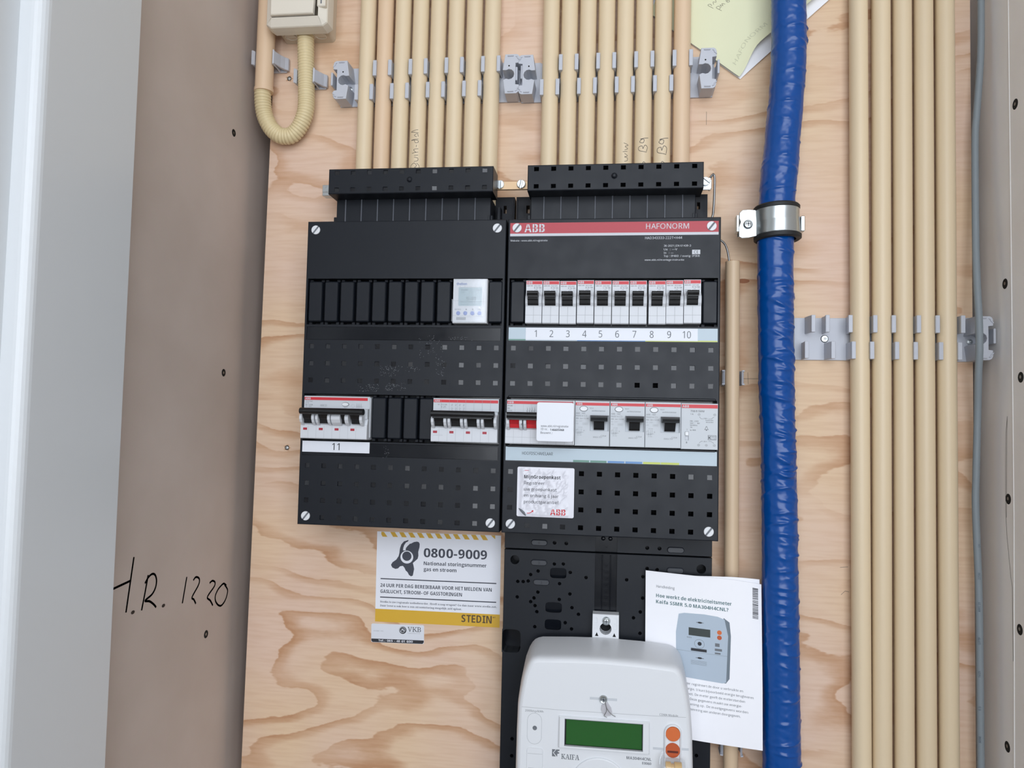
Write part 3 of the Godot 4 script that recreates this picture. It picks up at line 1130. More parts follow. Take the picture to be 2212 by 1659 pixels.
	t = thing("earth_wire", "bare steel earth wire hooked round the right end of the earthing bar", "wire", 219, 10, 34)
	b = Mb.new(m.steel)
	b.tube(curve([Vector3(-3, 44, 6), Vector3(0.2, 48, 5), Vector3(1.8, 44, 4), Vector3(2, 30, 2), Vector3(1.5, 12, 0), Vector3(0, 2, 0), Vector3(-6, -5, -2), Vector3(-14, -9, -6)], 2.0), 1.25, 10)
	part("wire", b, t)
	t = thing("earth_wire", "thin steel wire arching from the right consumer unit into the narrow conduit", "wire", 222, -12, 30)
	b = Mb.new(m.steel)
	b.tube(curve([Vector3(-6, 3.5, -2), Vector3(2, 2.4, -3), Vector3(10, -1, -5), Vector3(14.5, -8, -7), Vector3(17.5, -22, -9), Vector3(19.4, -44, -10), Vector3(20, -60, -10)], 2.0), 1.1, 10)
	part("wire", b, t)


func build_modules():
	var b: Mb
	var nth := ["first", "second", "third", "fourth", "fifth", "sixth", "seventh", "eighth", "ninth"]
	# blanking modules
	var blank := thing("blanking_module", "", "blanking plate", 0, 0, 62, "black blanking modules")
	b = Mb.new(m.black)
	b.loft(rr(1.0, -110.4, 16.4, -66.0, 2.2), [[0, 0.0], [15.6, 0.0], [16.6, 0.4], [17.2, 1.4]], false, 1)
	part("cap", b, blank)
	b = Mb.new(m.black_matt)
	b.box(0.2, -113.2, 0, 17.3, -63.6, 2)
	for x in [0.4, 13.2]:
		b.box(x, -113.3, 2, x + 3.8, -110.0, 12, 0.5)
		b.box(x, -66.4, 2, x + 3.8, -63.5, 12, 0.5)
	part("flange", b, blank)
	var first := true
	var spots := []
	for i in 9:
		spots.append([-217.8 + 17.9 * i, 0.0, "black blanking module in the left unit's upper row, %s from the left" % nth[i]])
	spots.append([-18.6, 0.0, "black blanking module right of the time switch with the lit display"])
	spots.append([5.2, 0.0, "black blanking module left of the breaker marked 1"])
	spots.append([203.4, 0.0, "black blanking module right of the breaker marked 10"])
	for i in 4:
		spots.append([-142.2 + 17.35 * i, -125.6, "black blanking module between the two four-pole breakers, %s from the left" % nth[i]])
	for s in spots:
		if first:
			blank.position = Vector3(s[0] * 0.001, UP0 + s[1] * 0.001, 0.062)
			blank.set_meta("label", s[2])
			first = false
		else:
			dup(blank, s[0], s[1], 62, s[2])
	# single-pole breakers 1 to 10
	var xs := [22.9, 40.7, 58.5, 76.6, 94.6, 112.6, 130.6, 149.8, 167.4, 185.2]
	var body := Mb.new(m.device)
	body.prof([[60, 0], [82.6, 0], [83, -0.4], [83, -12.6], [84.6, -14.6], [87.6, -17.5], [88.6, -21], [88, -24.5], [86.4, -27.2], [86.1, -28], [86.1, -44.6], [85.3, -45.4], [60, -45.4]], 0.15, 17.25)
	var body_mesh := body.commit()
	b = Mb.new(m.red)
	b.box(0.5, -4.0, 82.9, 16.9, -0.7, 83.25)
	var band_mesh := b.commit()
	b = Mb.new(m.lever)
	b.prof([[78, -12.9], [96.5, -13.2], [97.6, -14.2], [97.6, -15.4], [95.8, -16.2], [95.8, -17.4], [95.0, -17.6], [95.0, -18.6], [94.2, -18.8], [93.4, -21.4], [91.2, -22], [90.2, -25.2], [89, -26.2], [78, -26.4]], 2.9, 13.6)
	b.prof([[80, -13.0], [97.2, -13.3], [97.8, -14.4], [96, -17.8], [80, -19]], 2.5, 14.0)
	var lever_mesh := b.commit()
	b = Mb.new(m.hole)
	b.prof([[82, -12.6], [83.4, -12.7], [85, -14.7], [88.0, -17.5], [88.9, -21], [88.3, -24.5], [86.6, -26.9], [82, -27]], 2.6, 13.9)
	var slot_mesh := b.commit()
	for i in 10:
		var t := thing("circuit_breaker", "white single-pole breaker with black toggle directly above printed number " + ["one", "two", "three", "four", "five", "six", "seven", "eight", "nine", "ten"][i], "circuit breaker", xs[i], -66.2 + [0, -0.1, -0.5, 0.3, -0.1, -0.2, -0.2, -0.2, 0.2, 0.8][i], 0, "ten breakers in the right unit's upper row")
		share("body", body_mesh, t)
		share("red_marking", band_mesh, t)
		share("toggle_slot", slot_mesh, t)
		share("toggle", lever_mesh, t)
		b = Mb.new(m.print_white)
		abb(b, 0.9, -3.6, 83.32, 2.4, 5.9)
		b.use(m.ink)
		txt(b, "ABB-HAF", 0.9, -6.2, 83.06, 1.2, {"w": 6.6})
		txt(b, "0025-060", 8.6, -6.2, 83.06, 1.2, {"w": 6.6})
		txt(b, ("C" if i == 4 else "B") + " 16 NA", 8.6, -8.4, 83.06, 1.5, {"w": 7.6})
		b.use(m.ink_grey)
		txt(b, "~ 230", 8.6, -9.9, 83.06, 0.9, {"w": 3.4})
		frame_line(b, 1.0, -12.3, 6.8, -10.4, 0.2, 83.06)
		txt(b, "KEMA", 2.0, -12.0, 83.06, 1.1, {"w": 4.2})
		frame_line(b, 8.5, -12.0, 13.2, -10.6, 0.2, 83.06)
		txt(b, "6000", 9.2, -11.8, 83.06, 0.9, {"w": 3.2})
		for k in [14.4, 15.8]:
			ink(b, [[k, -9.0], [k, -10.6], [k - 0.5, -11.8]], 0.22, 83.06)
			ink(b, [[k, -11.8], [k, -12.5]], 0.22, 83.06)
		b.use(m.ink_dim)
		ink(b, [[8.7, -27.2], [8.7, -45]], 0.3, 86.15)
		ink(b, [[0.4, -36.9], [17, -36.9]], 0.28, 86.16)
		part("lettering", b, t)
	# four-pole devices
	pole_device("rcbo", "white four-pole breaker above the label 11, joined toggles and oval test button", -216.4, 73.8, 0)
	pole_device("rcbo", "white four-pole breaker at the right end of the left unit's lower row", -73.6, 70.6, 1)
	pole_device("main_switch", "main switch with red toggles under a black bar, left end of the lower row", 5.0, 71.2, 2)
	# residual current devices
	for i in 3:
		var x: float = [76.8, 112.6, 148.0][i]
		var w: float = [35.2, 35.0, 35.5][i]
		var t := thing("residual_current_device", "white residual current switch with T-shaped toggle, " + ["left of the three, beside the white code card", "middle one of the three", "right of the three, beside the bell transformer"][i], "circuit breaker", x, -191.6, 0, "three residual current switches")
		b = Mb.new(m.device_face)
		b.relief(0.4, -45.6, w - 0.4, -0.4, 86, [[15.4, -30.6, 34.6 if w > 35 else 34.4, -14.6, 82.5]])
		b.loft(pv([0, -46, w, -46, w, 0, 0, 0]), [[60, 0.0], [85.6, 0.0], [86, 0.4]], false, -1, false)
		part("body", b, t)
		b = Mb.new(m.red)
		b.box(0.5, -4.6, 85.9, w - 0.3, -1.7, 86.2)
		part("red_marking", b, t)
		b = Mb.new(m.lever)
		b.prof([[80, -18], [94, -18], [92, -22], [86.4, -27.4], [85.6, -29.2], [80, -29.8]], 19.3, 30.0)
		b.prof([[84, -14.8], [96, -14.8], [98.6, -15.6], [99, -17], [98.4, -19.4], [96, -20.6], [90, -20.8], [84, -20.8]], 16.4, 33.2)
		part("toggle", b, t)
		b = Mb.new(m.ink_grey)
		b.loft(oval(8.8, -8.0, 4.1, 2.8), [[86, -0.2], [86.1, 0.0]], false, 1)
		b.use(m.white_gloss)
		b.loft(oval(8.8, -8.0, 3.8, 2.5), [[86.0, 0.0], [86.5, 0.0], [86.7, 0.3]], false, 1)
		part("test_button", b, t)
		b = Mb.new(m.print_white)
		abb(b, 1.7, -4.1, 86.26, 2.0, 5.6)
		b.use(m.ink_grey)
		txt(b, "TEST", 14.6, -8.0, 86.06, 1.1, {"w": 4.4})
		txt(b, "aardlekschakelaar", 17.0, -10.6, 86.06, 1.4, {"w": 14.0})
		txt(b, "ABB - HAF", 1.0, -13.4, 86.06, 1.5, {"w": 9.6})
		txt(b, "FH202 A", 1.0, -16.0, 86.06, 1.5, {"w": 7.4})
		frame_line(b, 9.4, -16.0, 12, -14.6, 0.16, 86.06)
		txt(b, "40A  I∆n= 0,03A", 1.0, -18.6, 86.06, 1.3, {"w": 12.8})
		b.use(m.ink_dim)
		txt(b, "Ue ~230V ~", 1.0, -21.2, 86.06, 1.1, {"w": 8})
		txt(b, "63A", 1.0, -23.9, 86.06, 1.1, {"w": 2.6})
		frame_line(b, 7.8, -24.4, 12.8, -22.6, 0.16, 86.06)
		txt(b, "6000", 8.6, -24.0, 86.06, 1.0, {"w": 3.4})
		b.use(m.ink_grey)
		txt(b, "1/2 3/4", 3.4, -27.4, 86.06, 0.8, {"w": 4.2})
		txt(b, "2/1 4/3", 2.8, -35.4, 86.06, 0.8, {"w": 4.2})
		for k in [3.4, 5.4]:
			ink(b, [[k, -28], [k, -34.2]], 0.16, 86.06)
		ink(b, [[7.0, -28], [7, -33.0], [1.4, -33.0], [1.4, -29.4], [3.2, -29.4]], 0.16, 86.06)
		frame_line(b, 3.0, -32.8, 5.8, -31.6, 0.16, 86.06)
		ring(b, 9.4, -30.4, 0.6, 0.5, 0.14, 86.06, 10)
		ink(b, [[5.8, -32.2], [9.0, -32.2]], 0.16, 86.06)
		txt(b, "C254", 26.4, -36.2, 86.06, 1.5, {"w": 5.4, "skew": 0.1})
		txt(b, "0903-751", 18.8, -37.6, 86.06, 1.4, {"w": 8.6})
		part("lettering", b, t)
	# bell transformer
	var t := thing("bell_transformer", "white bell transformer with a small bell symbol, right end of the lower row", "transformer", 183.8, -192.0, 0)
	b = Mb.new(m.device_face)
	b.relief(0.4, -45.9, 35.8, -0.4, 86, [[3.8, -37.4, 7.6, -28.6, 84.6]])
	b.loft(pv([0, -46.3, 36.2, -46.3, 36.2, 0, 0, 0]), [[60, 0.0], [85.6, 0.0], [86, 0.4]], false, -1, false)
	part("body", b, t)
	b = Mb.new(m.red)
	b.box(0.5, -4.8, 85.9, 35.9, -1.2, 86.2)
	part("red_marking", b, t)
	b = Mb.new(m.white_gloss)
	b.box(4.0, -32.6, 84, 7.4, -28.8, 87, 0.3)
	b.use(m.device_grey)
	b.box(4.2, -37.2, 84, 7.2, -33.0, 84.9, 0.2)
	part("slide_switch", b, t)
	b = Mb.new(m.print_white)
	abb(b, 1.2, -4.2, 86.26, 2.3, 6.4)
	b.use(m.ink)
	txt(b, "TS8/8 SWW", 9.2, -8.8, 86.06, 1.9, {"w": 13.8})
	txt(b, "1 A", 9.2, -11.6, 86.06, 1.5, {"w": 2.8})
	txt(b, "PRI : 230V", 8.8, -18.6, 86.06, 1.3, {"w": 8.4})
	txt(b, "SEC :   8V", 8.8, -20.7, 86.06, 1.3, {"w": 9.6})
	txt(b, "50/60Hz", 8.8, -22.8, 86.06, 1.3, {"w": 7.2})
	txt(b, "1A", 8.8, -24.8, 86.06, 1.3, {"w": 2.2})
	txt(b, "ta 40B", 8.8, -27.6, 86.06, 1.3, {"w": 5.6})
	txt(b, "beltrafo", 24.2, -17.4, 86.06, 1.2, {"w": 7.4})
	txt(b, "0918-004", 24.4, -19.4, 86.06, 1.1, {"w": 7.2})
	txt(b, "230V ~", 21.8, -15.6, 86.06, 1.1, {"w": 5.2})
	txt(b, "8 V ~", 22.6, -38.8, 86.06, 1.2, {"w": 4.2})
	txt(b, "I", 5.6, -27.4, 86.06, 1.6)
	txt(b, "0", 5.0, -40.4, 86.06, 1.6, {"b": true})
	for s in [1.0, -1.0]:
		var y: float = -12.4 if s > 0 else -38.0
		ink(b, [[18.0, y - (1.0 if s > 0 else 1.8)], [19.6, y - (3 if s > 0 else 0.2)], [21.4, y - (3 if s > 0 else 0)]], 0.22, 86.06)
		ink(b, [[27.4, y - (3 if s > 0 else 0)], [29.6, y - (3 if s > 0 else 0)], [32.4, y - (1.0 if s > 0 else 1.8)]], 0.22, 86.06)
	for q in [[17.6, -11.2], [33.0, -11.2], [17.4, -41.9], [25, -41.9], [32.8, -41.9]]:
		ring(b, q[0], q[1], 1.1, 1.0, 0.18, 86.06, 12)
		ink(b, [[q[0] - 0.4, q[1]], [q[0] + 0.4, q[1]]], 0.25, 86.06)
	ink(b, [[23.2, -26.2], [24.0, -25.2], [24.4, -23.6], [25, -22.8], [25.6, -23.6], [26, -25.2], [26.8, -26.2]], 0.3, 86.06, true)
	b.flat(oval(25, -26.8, 0.6, 0.4, 8), 86.06)
	frame_line(b, 26.6, -36.4, 34.4, -32.0, 0.3, 86.06)
	txt(b, "K", 27.2, -35.6, 86.06, 2.8, {"b": true})
	txt(b, "EMA", 29.4, -33.8, 86.06, 1.1, {"w": 4.4})
	txt(b, "EUR", 29.4, -35.8, 86.06, 1.1, {"w": 4.4})
	part("lettering", b, t)
	build_timer()
	build_labels()

func pole_device(called: String, label: String, x: float, w: float, kind: int):
	var t := thing(called, label, "circuit breaker", x, -191.4, 0)
	var b := Mb.new(m.device_grey if kind == 0 else m.device_face)
	b.prof([[60, 0], [81, 0], [81.6, -0.5], [81.6, -13], [88, -14], [88, -24], [60, -24]], 0.3, w - 0.3)
	part("upper_body", b, t)
	b = Mb.new(m.device)
	b.prof([[60, -24], [86, -24], [88.4, -30.4], [89, -31], [89, -45], [88.2, -45.8], [60, -45.8]], 0.2, w - 0.2)
	part("lower_body", b, t)
	b = Mb.new(m.red)
	b.box(0.6, -4.4, 81.5, w - (2.6 if kind == 0 else 1.0), -1.4, 81.9)
	part("red_marking", b, t)
	var pitch := 17.5
	var off: float = [4.4, 4.2, 4.6][kind]
	# white cheeks at the sides of the toggles
	var cheeks := []
	var levers := []
	for i in 4:
		var a: float = off + pitch * i
		if kind == 0 and i == 2:
			levers.append([a + 7.6, a + 12.2])
			cheeks += [[a - 2.6, a + 7.6], [a + 12.2, a + 16.4]]
			continue
		levers.append([a + 0.6, a + 10.8])
		if kind == 0 and i == 3:
			cheeks.append([a + 10.8, a + 14.2])
			continue
		cheeks += [[a - 2.4, a + 0.6], [a + 10.8, a + 14.0]]
	for c in cheeks:
		b = Mb.new(m.device)
		b.prof([[80, -16], [92, -17], [96.5, -19.2], [98.4, -22], [98.2, -25], [96, -28.4], [92.2, -31], [88.8, -31.6], [80, -31.6]], c[0] + 0.15, c[1] - 0.15)
		part("cheek", b, t)
	for l in levers:
		b = Mb.new(m.red_lever if kind == 2 else m.lever)
		b.prof([[78, -16.6], [99, -15], [99.4, -18], [94.5, -24], [92.6, -25.4], [91.6, -29.4], [78, -30]], l[0] + 0.1, l[1] - 0.1)
		part("toggle", b, t)
	b = Mb.new(m.lever)
	var p := []
	for k in 16:
		var a := TAU * k / 16
		p.append([101.0 + 4.6 * cos(a), -16.6 + 3.4 * sin(a)])
	b.prof(p, 4.4 if kind == 0 else 3.0, w - (0.6 if kind == 0 else 2.0), 1)
	if kind != 0:
		b.prof([[95, -17.6], [101, -17.6], [101, -21.0], [95, -21.4]], 4.0, w - 4.4)
	part("linking_bar", b, t)
	if kind != 2:
		for i in 4:
			b = Mb.new(m.flag_red)
			var a: float = (3.1 if kind == 0 else 2.4) + pitch * i
			b.box(a, -36.8, 88.9, a + 4.4, -34.3, 89.12)
			part("indicator_flag", b, t)
	b = Mb.new(m.print_white)
	abb(b, 1.4, -3.9, 81.96, 2.0, 6.0)
	b.use(m.ink_grey)
	if kind == 0:
		txt(b, "DS203NC", 2.0, -6.6, 81.66, 1.3, {"w": 8})
		txt(b, "B 16", 2.0, -8.4, 81.66, 1.3, {"w": 3.4})
		b.use(m.ink)
		txt(b, "I∆n = 0,03A", 1.6, -10.3, 81.66, 1.4, {"w": 8.4})
		b.use(m.ink_grey)
		txt(b, "Un = 400V", 1.8, -12.0, 81.66, 1.0, {"w": 7})
		frame_line(b, 18.6, -11.0, 25.6, -9.2, 0.16, 81.66)
		txt(b, "6000  3", 19.2, -10.7, 81.66, 1.1, {"w": 5.6})
		txt(b, "TEST", 44.8, -12.6, 81.66, 1.1, {"w": 4.2})
		for k in 8:
			var a := TAU * k / 8
			ink(b, [[55 + 1.6 * cos(a), -10.2 + 1.5 * sin(a)], [55 + 2.0 * cos(a + 0.3), -10.2 + 1.9 * sin(a + 0.3)]], 0.16, 81.66)
		for k in 4:
			ink(b, [[59 + 1.7 * k, -7.4], [59 + 1.7 * k, -12.2]], 0.2, 81.66)
			ink(b, [[58.6 + 1.7 * k, -9.6], [59.4 + 1.7 * k, -9.6]], 0.2, 81.66)
		ink(b, [[58.6, -11], [66, -11]], 0.18, 81.66)
	elif kind == 1:
		txt(b, "SC 203-NA", 5.2, -7.4, 81.66, 1.5, {"w": 10})
		txt(b, "B 25", 8.6, -10.0, 81.66, 1.9, {"w": 5.4})
		for k in 4:
			var a := 20.4 + 4.2 * k
			ink(b, [[a, -5.6], [a, -8.4]], 0.2, 81.66)
			ink(b, [[a - 0.8, -7.4], [a + 0.8, -6.6]], 0.2, 81.66)
			ink(b, [[a - 0.4, -9.6], [a + 0.6, -10.4], [a - 0.2, -11.4], [a + 0.4, -13]], 0.2, 81.66)
		b.use(m.ink_dim)
		for k in 7:
			ink(b, [[8.8 * (k + 1), -0.6], [8.8 * (k + 1), -13]], 0.18, 81.98)
		txt(b, "2CDS 273", 2.6, -39.4, 89.08, 0.8, {"w": 10})
	else:
		b.use(m.ink)
		txt(b, "479-HAF", 0.8, -7.2, 81.66, 1.4, {"w": 5.8})
		txt(b, "40A", 0.8, -9.8, 81.66, 1.4, {"w": 2.8})
		txt(b, "4119 IC", 0.8, -12.2, 81.66, 1.3, {"w": 5.2})
		for k in 4:
			var a := 22 + 2.5 * k
			txt(b, str(k * 2 + 1), a - 0.4, -8.8, 81.66, 1.0)
			ink(b, [[a, -9.0], [a, -10.6], [a - 0.8, -12.2]], 0.26, 81.66)
			ink(b, [[a, -11.8], [a, -13]], 0.26, 81.66)
		for k in 2:
			txt(b, "I", 0.2 + 17.5 * k, -26.2, 98.5, 1.5, {"b": true})
		b.use(m.ink_dim)
		for k in 3:
			ink(b, [[8.8 * (k + 1), -4.6], [8.8 * (k + 1), -13]], 0.16, 81.66)
		ink(b, [[0.4, -39], [w - 0.6, -39]], 0.16, 89.06)
	b.use(m.ink_dim)
	for k in 7:
		ink(b, [[8.8 * (k + 1), -31.6], [8.8 * (k + 1), -45.4]], 0.16, 89.07)
	part("lettering", b, t)
	if kind == 0:
		b = Mb.new(m.ink_grey)
		b.loft(oval(46.6, -8.6, 3.9, 2.2), [[81.6, -0.2], [81.75, 0.0]], false, 1)
		b.use(m.white_gloss)
		b.loft(oval(46.4, -8.6, 3.6, 1.95), [[81.6, 0.0], [82.2, 0.0], [82.4, 0.3]], false, 1)
		part("test_button", b, t)
		b = Mb.new(m.device_grey)
		b.box(w - 1.6, -44, 60, w + 0.6, -1, 80.5, 0.4)
		part("side_plate", b, t)
	if kind == 2:
		b = Mb.new(m.white)
		b.box(w - 1.4, -45.6, 60, w + 0.2, -0.4, 90, 0.4)
		part("side_plate", b, t)

func build_timer():
	var t := thing("time_switch", "white digital time switch with grey display reading 9:49 and four blue buttons", "timer", -54.6, -64.6, 0)
	var b := Mb.new(m.white)
	b.relief(0.4, -46.8, 36.2, -0.4, 84, [[5.6, -28.9, 31.2, -8.9, 83.2]])
	b.loft(pv([0, -47.2, 36.6, -47.2, 36.6, 0, 0, 0]), [[60, 0.0], [83.6, 0.0], [84, 0.4]], false, -1, false)
	part("body", b, t)
	b = Mb.new(m.lcd_grey)
	b.extr(rr(5.9, -28.6, 30.9, -9.2, 0.8), 83.0, 83.5, 0.0)
	var lcd := part("display", b, t)
	b = Mb.new(mat("lcd_ink", c8(86, 106, 114), 0.5))
	txt(b, "9:49", 14.2, -23.2, 83.6, 4.4, {"w": 10.2, "skew": 0.06})
	b.use(mat("lcd_faint", c8(128, 150, 158), 0.5))
	txt(b, "27", 25.2, -21.0, 83.6, 2.4, {"w": 3.4})
	txt(b, "Do", 8.2, -15.2, 83.6, 2.6, {"w": 4.0})
	txt(b, "10", 17.4, -15.2, 83.6, 2.6, {"w": 3.2})
	txt(b, "22", 23.4, -15.2, 83.6, 2.6, {"w": 4.6})
	b.rect(8.2, -12.2, 15.8, -11.2, 83.56)
	b.rect(25.4, -12.2, 30.2, -11.2, 83.56)
	b.rect(7.4, -24.8, 30.4, -24.3, 83.56)
	ink(b, [[8, -27], [29.6, -27]], 0.3, 83.56)
	part("display_digits", b, lcd)
	for i in 4:
		b = Mb.new(m.button_blue)
		b.lathe(6.0 + 7.6 * i, -36.6, [[2.15, 83.9], [2.15, 84.6], [1.7, 84.9], [0, 84.95]], 20)
		part("button", b, t)
	b = Mb.new(m.brand_blue)
	txt(b, "theben", 3.4, -6.6, 84.1, 2.6, {"b": true, "w": 11.2})
	b.use(m.ink_grey)
	for k in 5:
		txt(b, str(k * 6), 7.4 + 5.4 * k, -8.6, 84.1, 1.1, {"al": "c"})
	txt(b, "MENU", 2.2, -33.4, 84.1, 1.7, {"w": 6.6})
	txt(b, "OK", 27.6, -33.4, 84.1, 1.8, {"w": 3.0})
	b.flat(pv([13.4, -32.6, 14.9, -33.6, 14.9, -31.6]), 84.1)
	b.flat(pv([22.4, -32.6, 20.9, -33.6, 20.9, -31.6]), 84.1)
	txt(b, "TR 608 top2", 33.4, -28.5, 84.1, 1.1, {"w": 14, "rot": 90.0})
	b.use(m.ink_dim)
	b.rect(3.9, -43.8, 14.2, -40.8, 84.1)
	part("lettering", b, t)
	b = Mb.new(m.clear)
	b.box(1.0, -46.2, 86.6, 35.2, -0.8, 87.2)
	b.box(-0.6, -45.6, 82, 0.3, -22, 87.2)
	b.box(0.3, -46.6, 82, 35.4, -46.0, 87.2)
	b.box(35.2, -46.2, 82, 35.9, -0.8, 87.2)
	b.box(0.8, -1.4, 82, 35.4, -0.6, 87.2)
	b.box(1.0, -40.0, 87.2, 34.8, -39.4, 88.2)
	b.box(1.0, -23.9, 87.2, 34.8, -23.5, 87.7)
	part("clear_cover", b, t)

func build_labels():
	var b: Mb
	var t := thing("label_strip", "pale blue label strip under breakers 1 to 10, coloured along its lower edge", "label", 5.2, -129.2, 79.6)
	b = Mb.new(m.strip)
	b.box(0, 0, 0, 214.6, 13.8, 0.5)
	b.use(m.strip_green)
	b.box(0, 0.1, 0.4, 18.2, 1.5, 0.6)
	b.use(m.strip_blue)
	b.box(72, 0.0, 0.4, 142, 0.8, 0.6)
	b.use(m.strip_lime)
	b.box(142, 0.0, 0.4, 195, 0.8, 0.6)
	b.box(195, 0.1, 0.4, 214.4, 1.3, 0.6)
	part("strip", b, t)
	t = thing("number_label", "white label printed with the numbers 1 to 10 below the row of breakers", "label", 23.3, -128.4, 80.2)
	b = Mb.new(m.sticker_white)
	b.box(0, 0, 0, 176.6, 12.8, 0.4)
	part("label", b, t)
	b = Mb.new(m.ink_grey)
	for i in 10:
		txt(b, str(i + 1), [10.5, 27.1, 44.2, 61.4, 78.0, 95.1, 112.7, 130.3, 147.9, 165.6][i], 3.0, 0.48, 7.2, {"al": "c", "sx": 0.84})
	part("numbers", b, t)
	t = thing("label_strip", "pale blue label strip reading HOOFDSCHAKELAAR under the lower row of devices", "label", 4.9, -254.8, 79.6)
	b = Mb.new(m.strip)
	b.box(0, 0, 0, 215.2, 14.2, 0.5)
	for q in [[70.5, 87, "strip_green"], [88.1, 104.7, "strip_green"], [106, 122.8, "strip_blue"], [123.9, 140.8, "strip_blue"], [141.9, 159.1, "strip_lime"], [159.6, 177.9, "strip_lime"]]:
		b.use(m[q[2]])
		b.box(q[0], 0.1, 0.4, q[1], 2.2, 0.6)
	part("strip", b, t)
	b = Mb.new(m.ink)
	txt(b, "HOOFDSCHAKELAAR", 17.4, 6.2, 0.58, 3.2, {"w": 32})
	part("lettering", b, t)
	t = thing("number_label", "white label with the number 11 below the left four-pole breaker", "label", -217, -251.9, 80)
	b = Mb.new(m.sticker_white)
	b.box(0, 0, 0, 75, 11.8, 0.5)
	part("label", b, t)
	b = Mb.new(m.ink)
	txt(b, "11", 37.6, 2.6, 0.58, 7.4, {"al": "c", "w": 8.4})
	part("numbers", b, t)
	# card with the registration number: its square code is left out
	t = thing("registration_card", "white card with registration address and ID number over the main switch", "card", 39.2, -233.6, 105.7)
	b = Mb.new(m.sticker_white)
	b.extr(rr(0, 0, 37.2, 39.2, 2.4), 0, 1.0, 0.3, true)
	part("card", b, t)
	b = Mb.new(m.ink)
	txt(b, "www.abb.nl/registratie", 4.4, 14.4, 1.08, 2.2, {"w": 27.6})
	txt(b, "ID nr.", 4.4, 11.2, 1.08, 2.2, {"w": 7.2})
	txt(b, "146605068", 13.8, 10.8, 1.08, 2.1, {"b": true, "w": 14})
	txt(b, "Bouwnr.:", 4.2, 7.6, 1.08, 2.2, {"w": 12})
	part("lettering", b, t)
	t = thing("sticker", "white sticker reading MijnGroepenkast with red logo, lower left of the right unit", "sticker", 17.8, -312.4, 80.05)
	var nz := FastNoiseLite.new()
	nz.seed = 5
	nz.frequency = 0.09
	var film := func(p: Vector3):
		var inside := clampf(minf(minf(p.x - 3.0, 53.6 - p.x), minf(p.y - 0.6, 50.4 - p.y)) / 2.0, 0.0, 1.0)
		var n1 := nz.get_noise_2d(p.x * 1.4 + p.y * 0.5, p.y * 0.35)
		return p + Vector3(0, 0, 0.3 + inside * (0.3 + 0.35 * n1 + 0.5 * pow(1.0 - absf(nz.get_noise_2d(p.x * 0.9 - p.y * 0.5 + 80.0, p.y * 0.4)), 8.0)))
	b = Mb.new(mat("film", c8(222, 222, 230), 0.16))
	b.extr(rr(0, 0, 59.2, 51.2, 1.6), 0, 0.16, 0.05, true)
	b.warp = film
	b.g = 1
	for i in 56:
		for j in 50:
			var x := 1.6 + i
			var y := 0.6 + j
			b.quad(Vector3(x, y, 0), Vector3(x + 1, y, 0), Vector3(x + 1, y + 1, 0), Vector3(x, y + 1, 0))
	b.g = -1
	part("sheet", b, t)
	b = Mb.new(m.ink)
	b.warp = func(p: Vector3): return film.call(Vector3(p.x, p.y, p.z - 0.18))
	b.span = 1.4
	txt(b, "MijnGroepenkast", 7.4, 39.4, 0.3, 3.5, {"b": true, "w": 37.6})
	var rows := ["Registreer", "uw groepenkast", "en ontvang 8 jaar", "productgarantie!"]
	for i in 4:
		txt(b, rows[i], 7.4, 33.2 - 6.45 * i, 0.3, 3.3, {"w": [21.3, 33.8, 36.0, 35.7][i]})
	b.use(m.red)
	b.rect(7.6, 47.4, 11.8, 47.9, 0.3)
	abb(b, 35.0, 2.4, 0.3, 6.2, 15.8, m.sticker_white)
	b.use(m.red)
	ink(b, [[11, 3.6], [13, 3.6], [15, 4.4], [16.8, 6.0]], 0.7, 0.3)
	b.flat(pv([15.4, 6.2, 17.2, 4.6, 17.6, 7.0]), 0.3)
	part("lettering", b, t)
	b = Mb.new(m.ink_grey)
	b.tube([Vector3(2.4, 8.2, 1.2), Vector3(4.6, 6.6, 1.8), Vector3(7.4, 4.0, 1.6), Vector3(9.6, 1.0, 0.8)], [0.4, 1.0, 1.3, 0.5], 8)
	part("curled_corner", b, t)

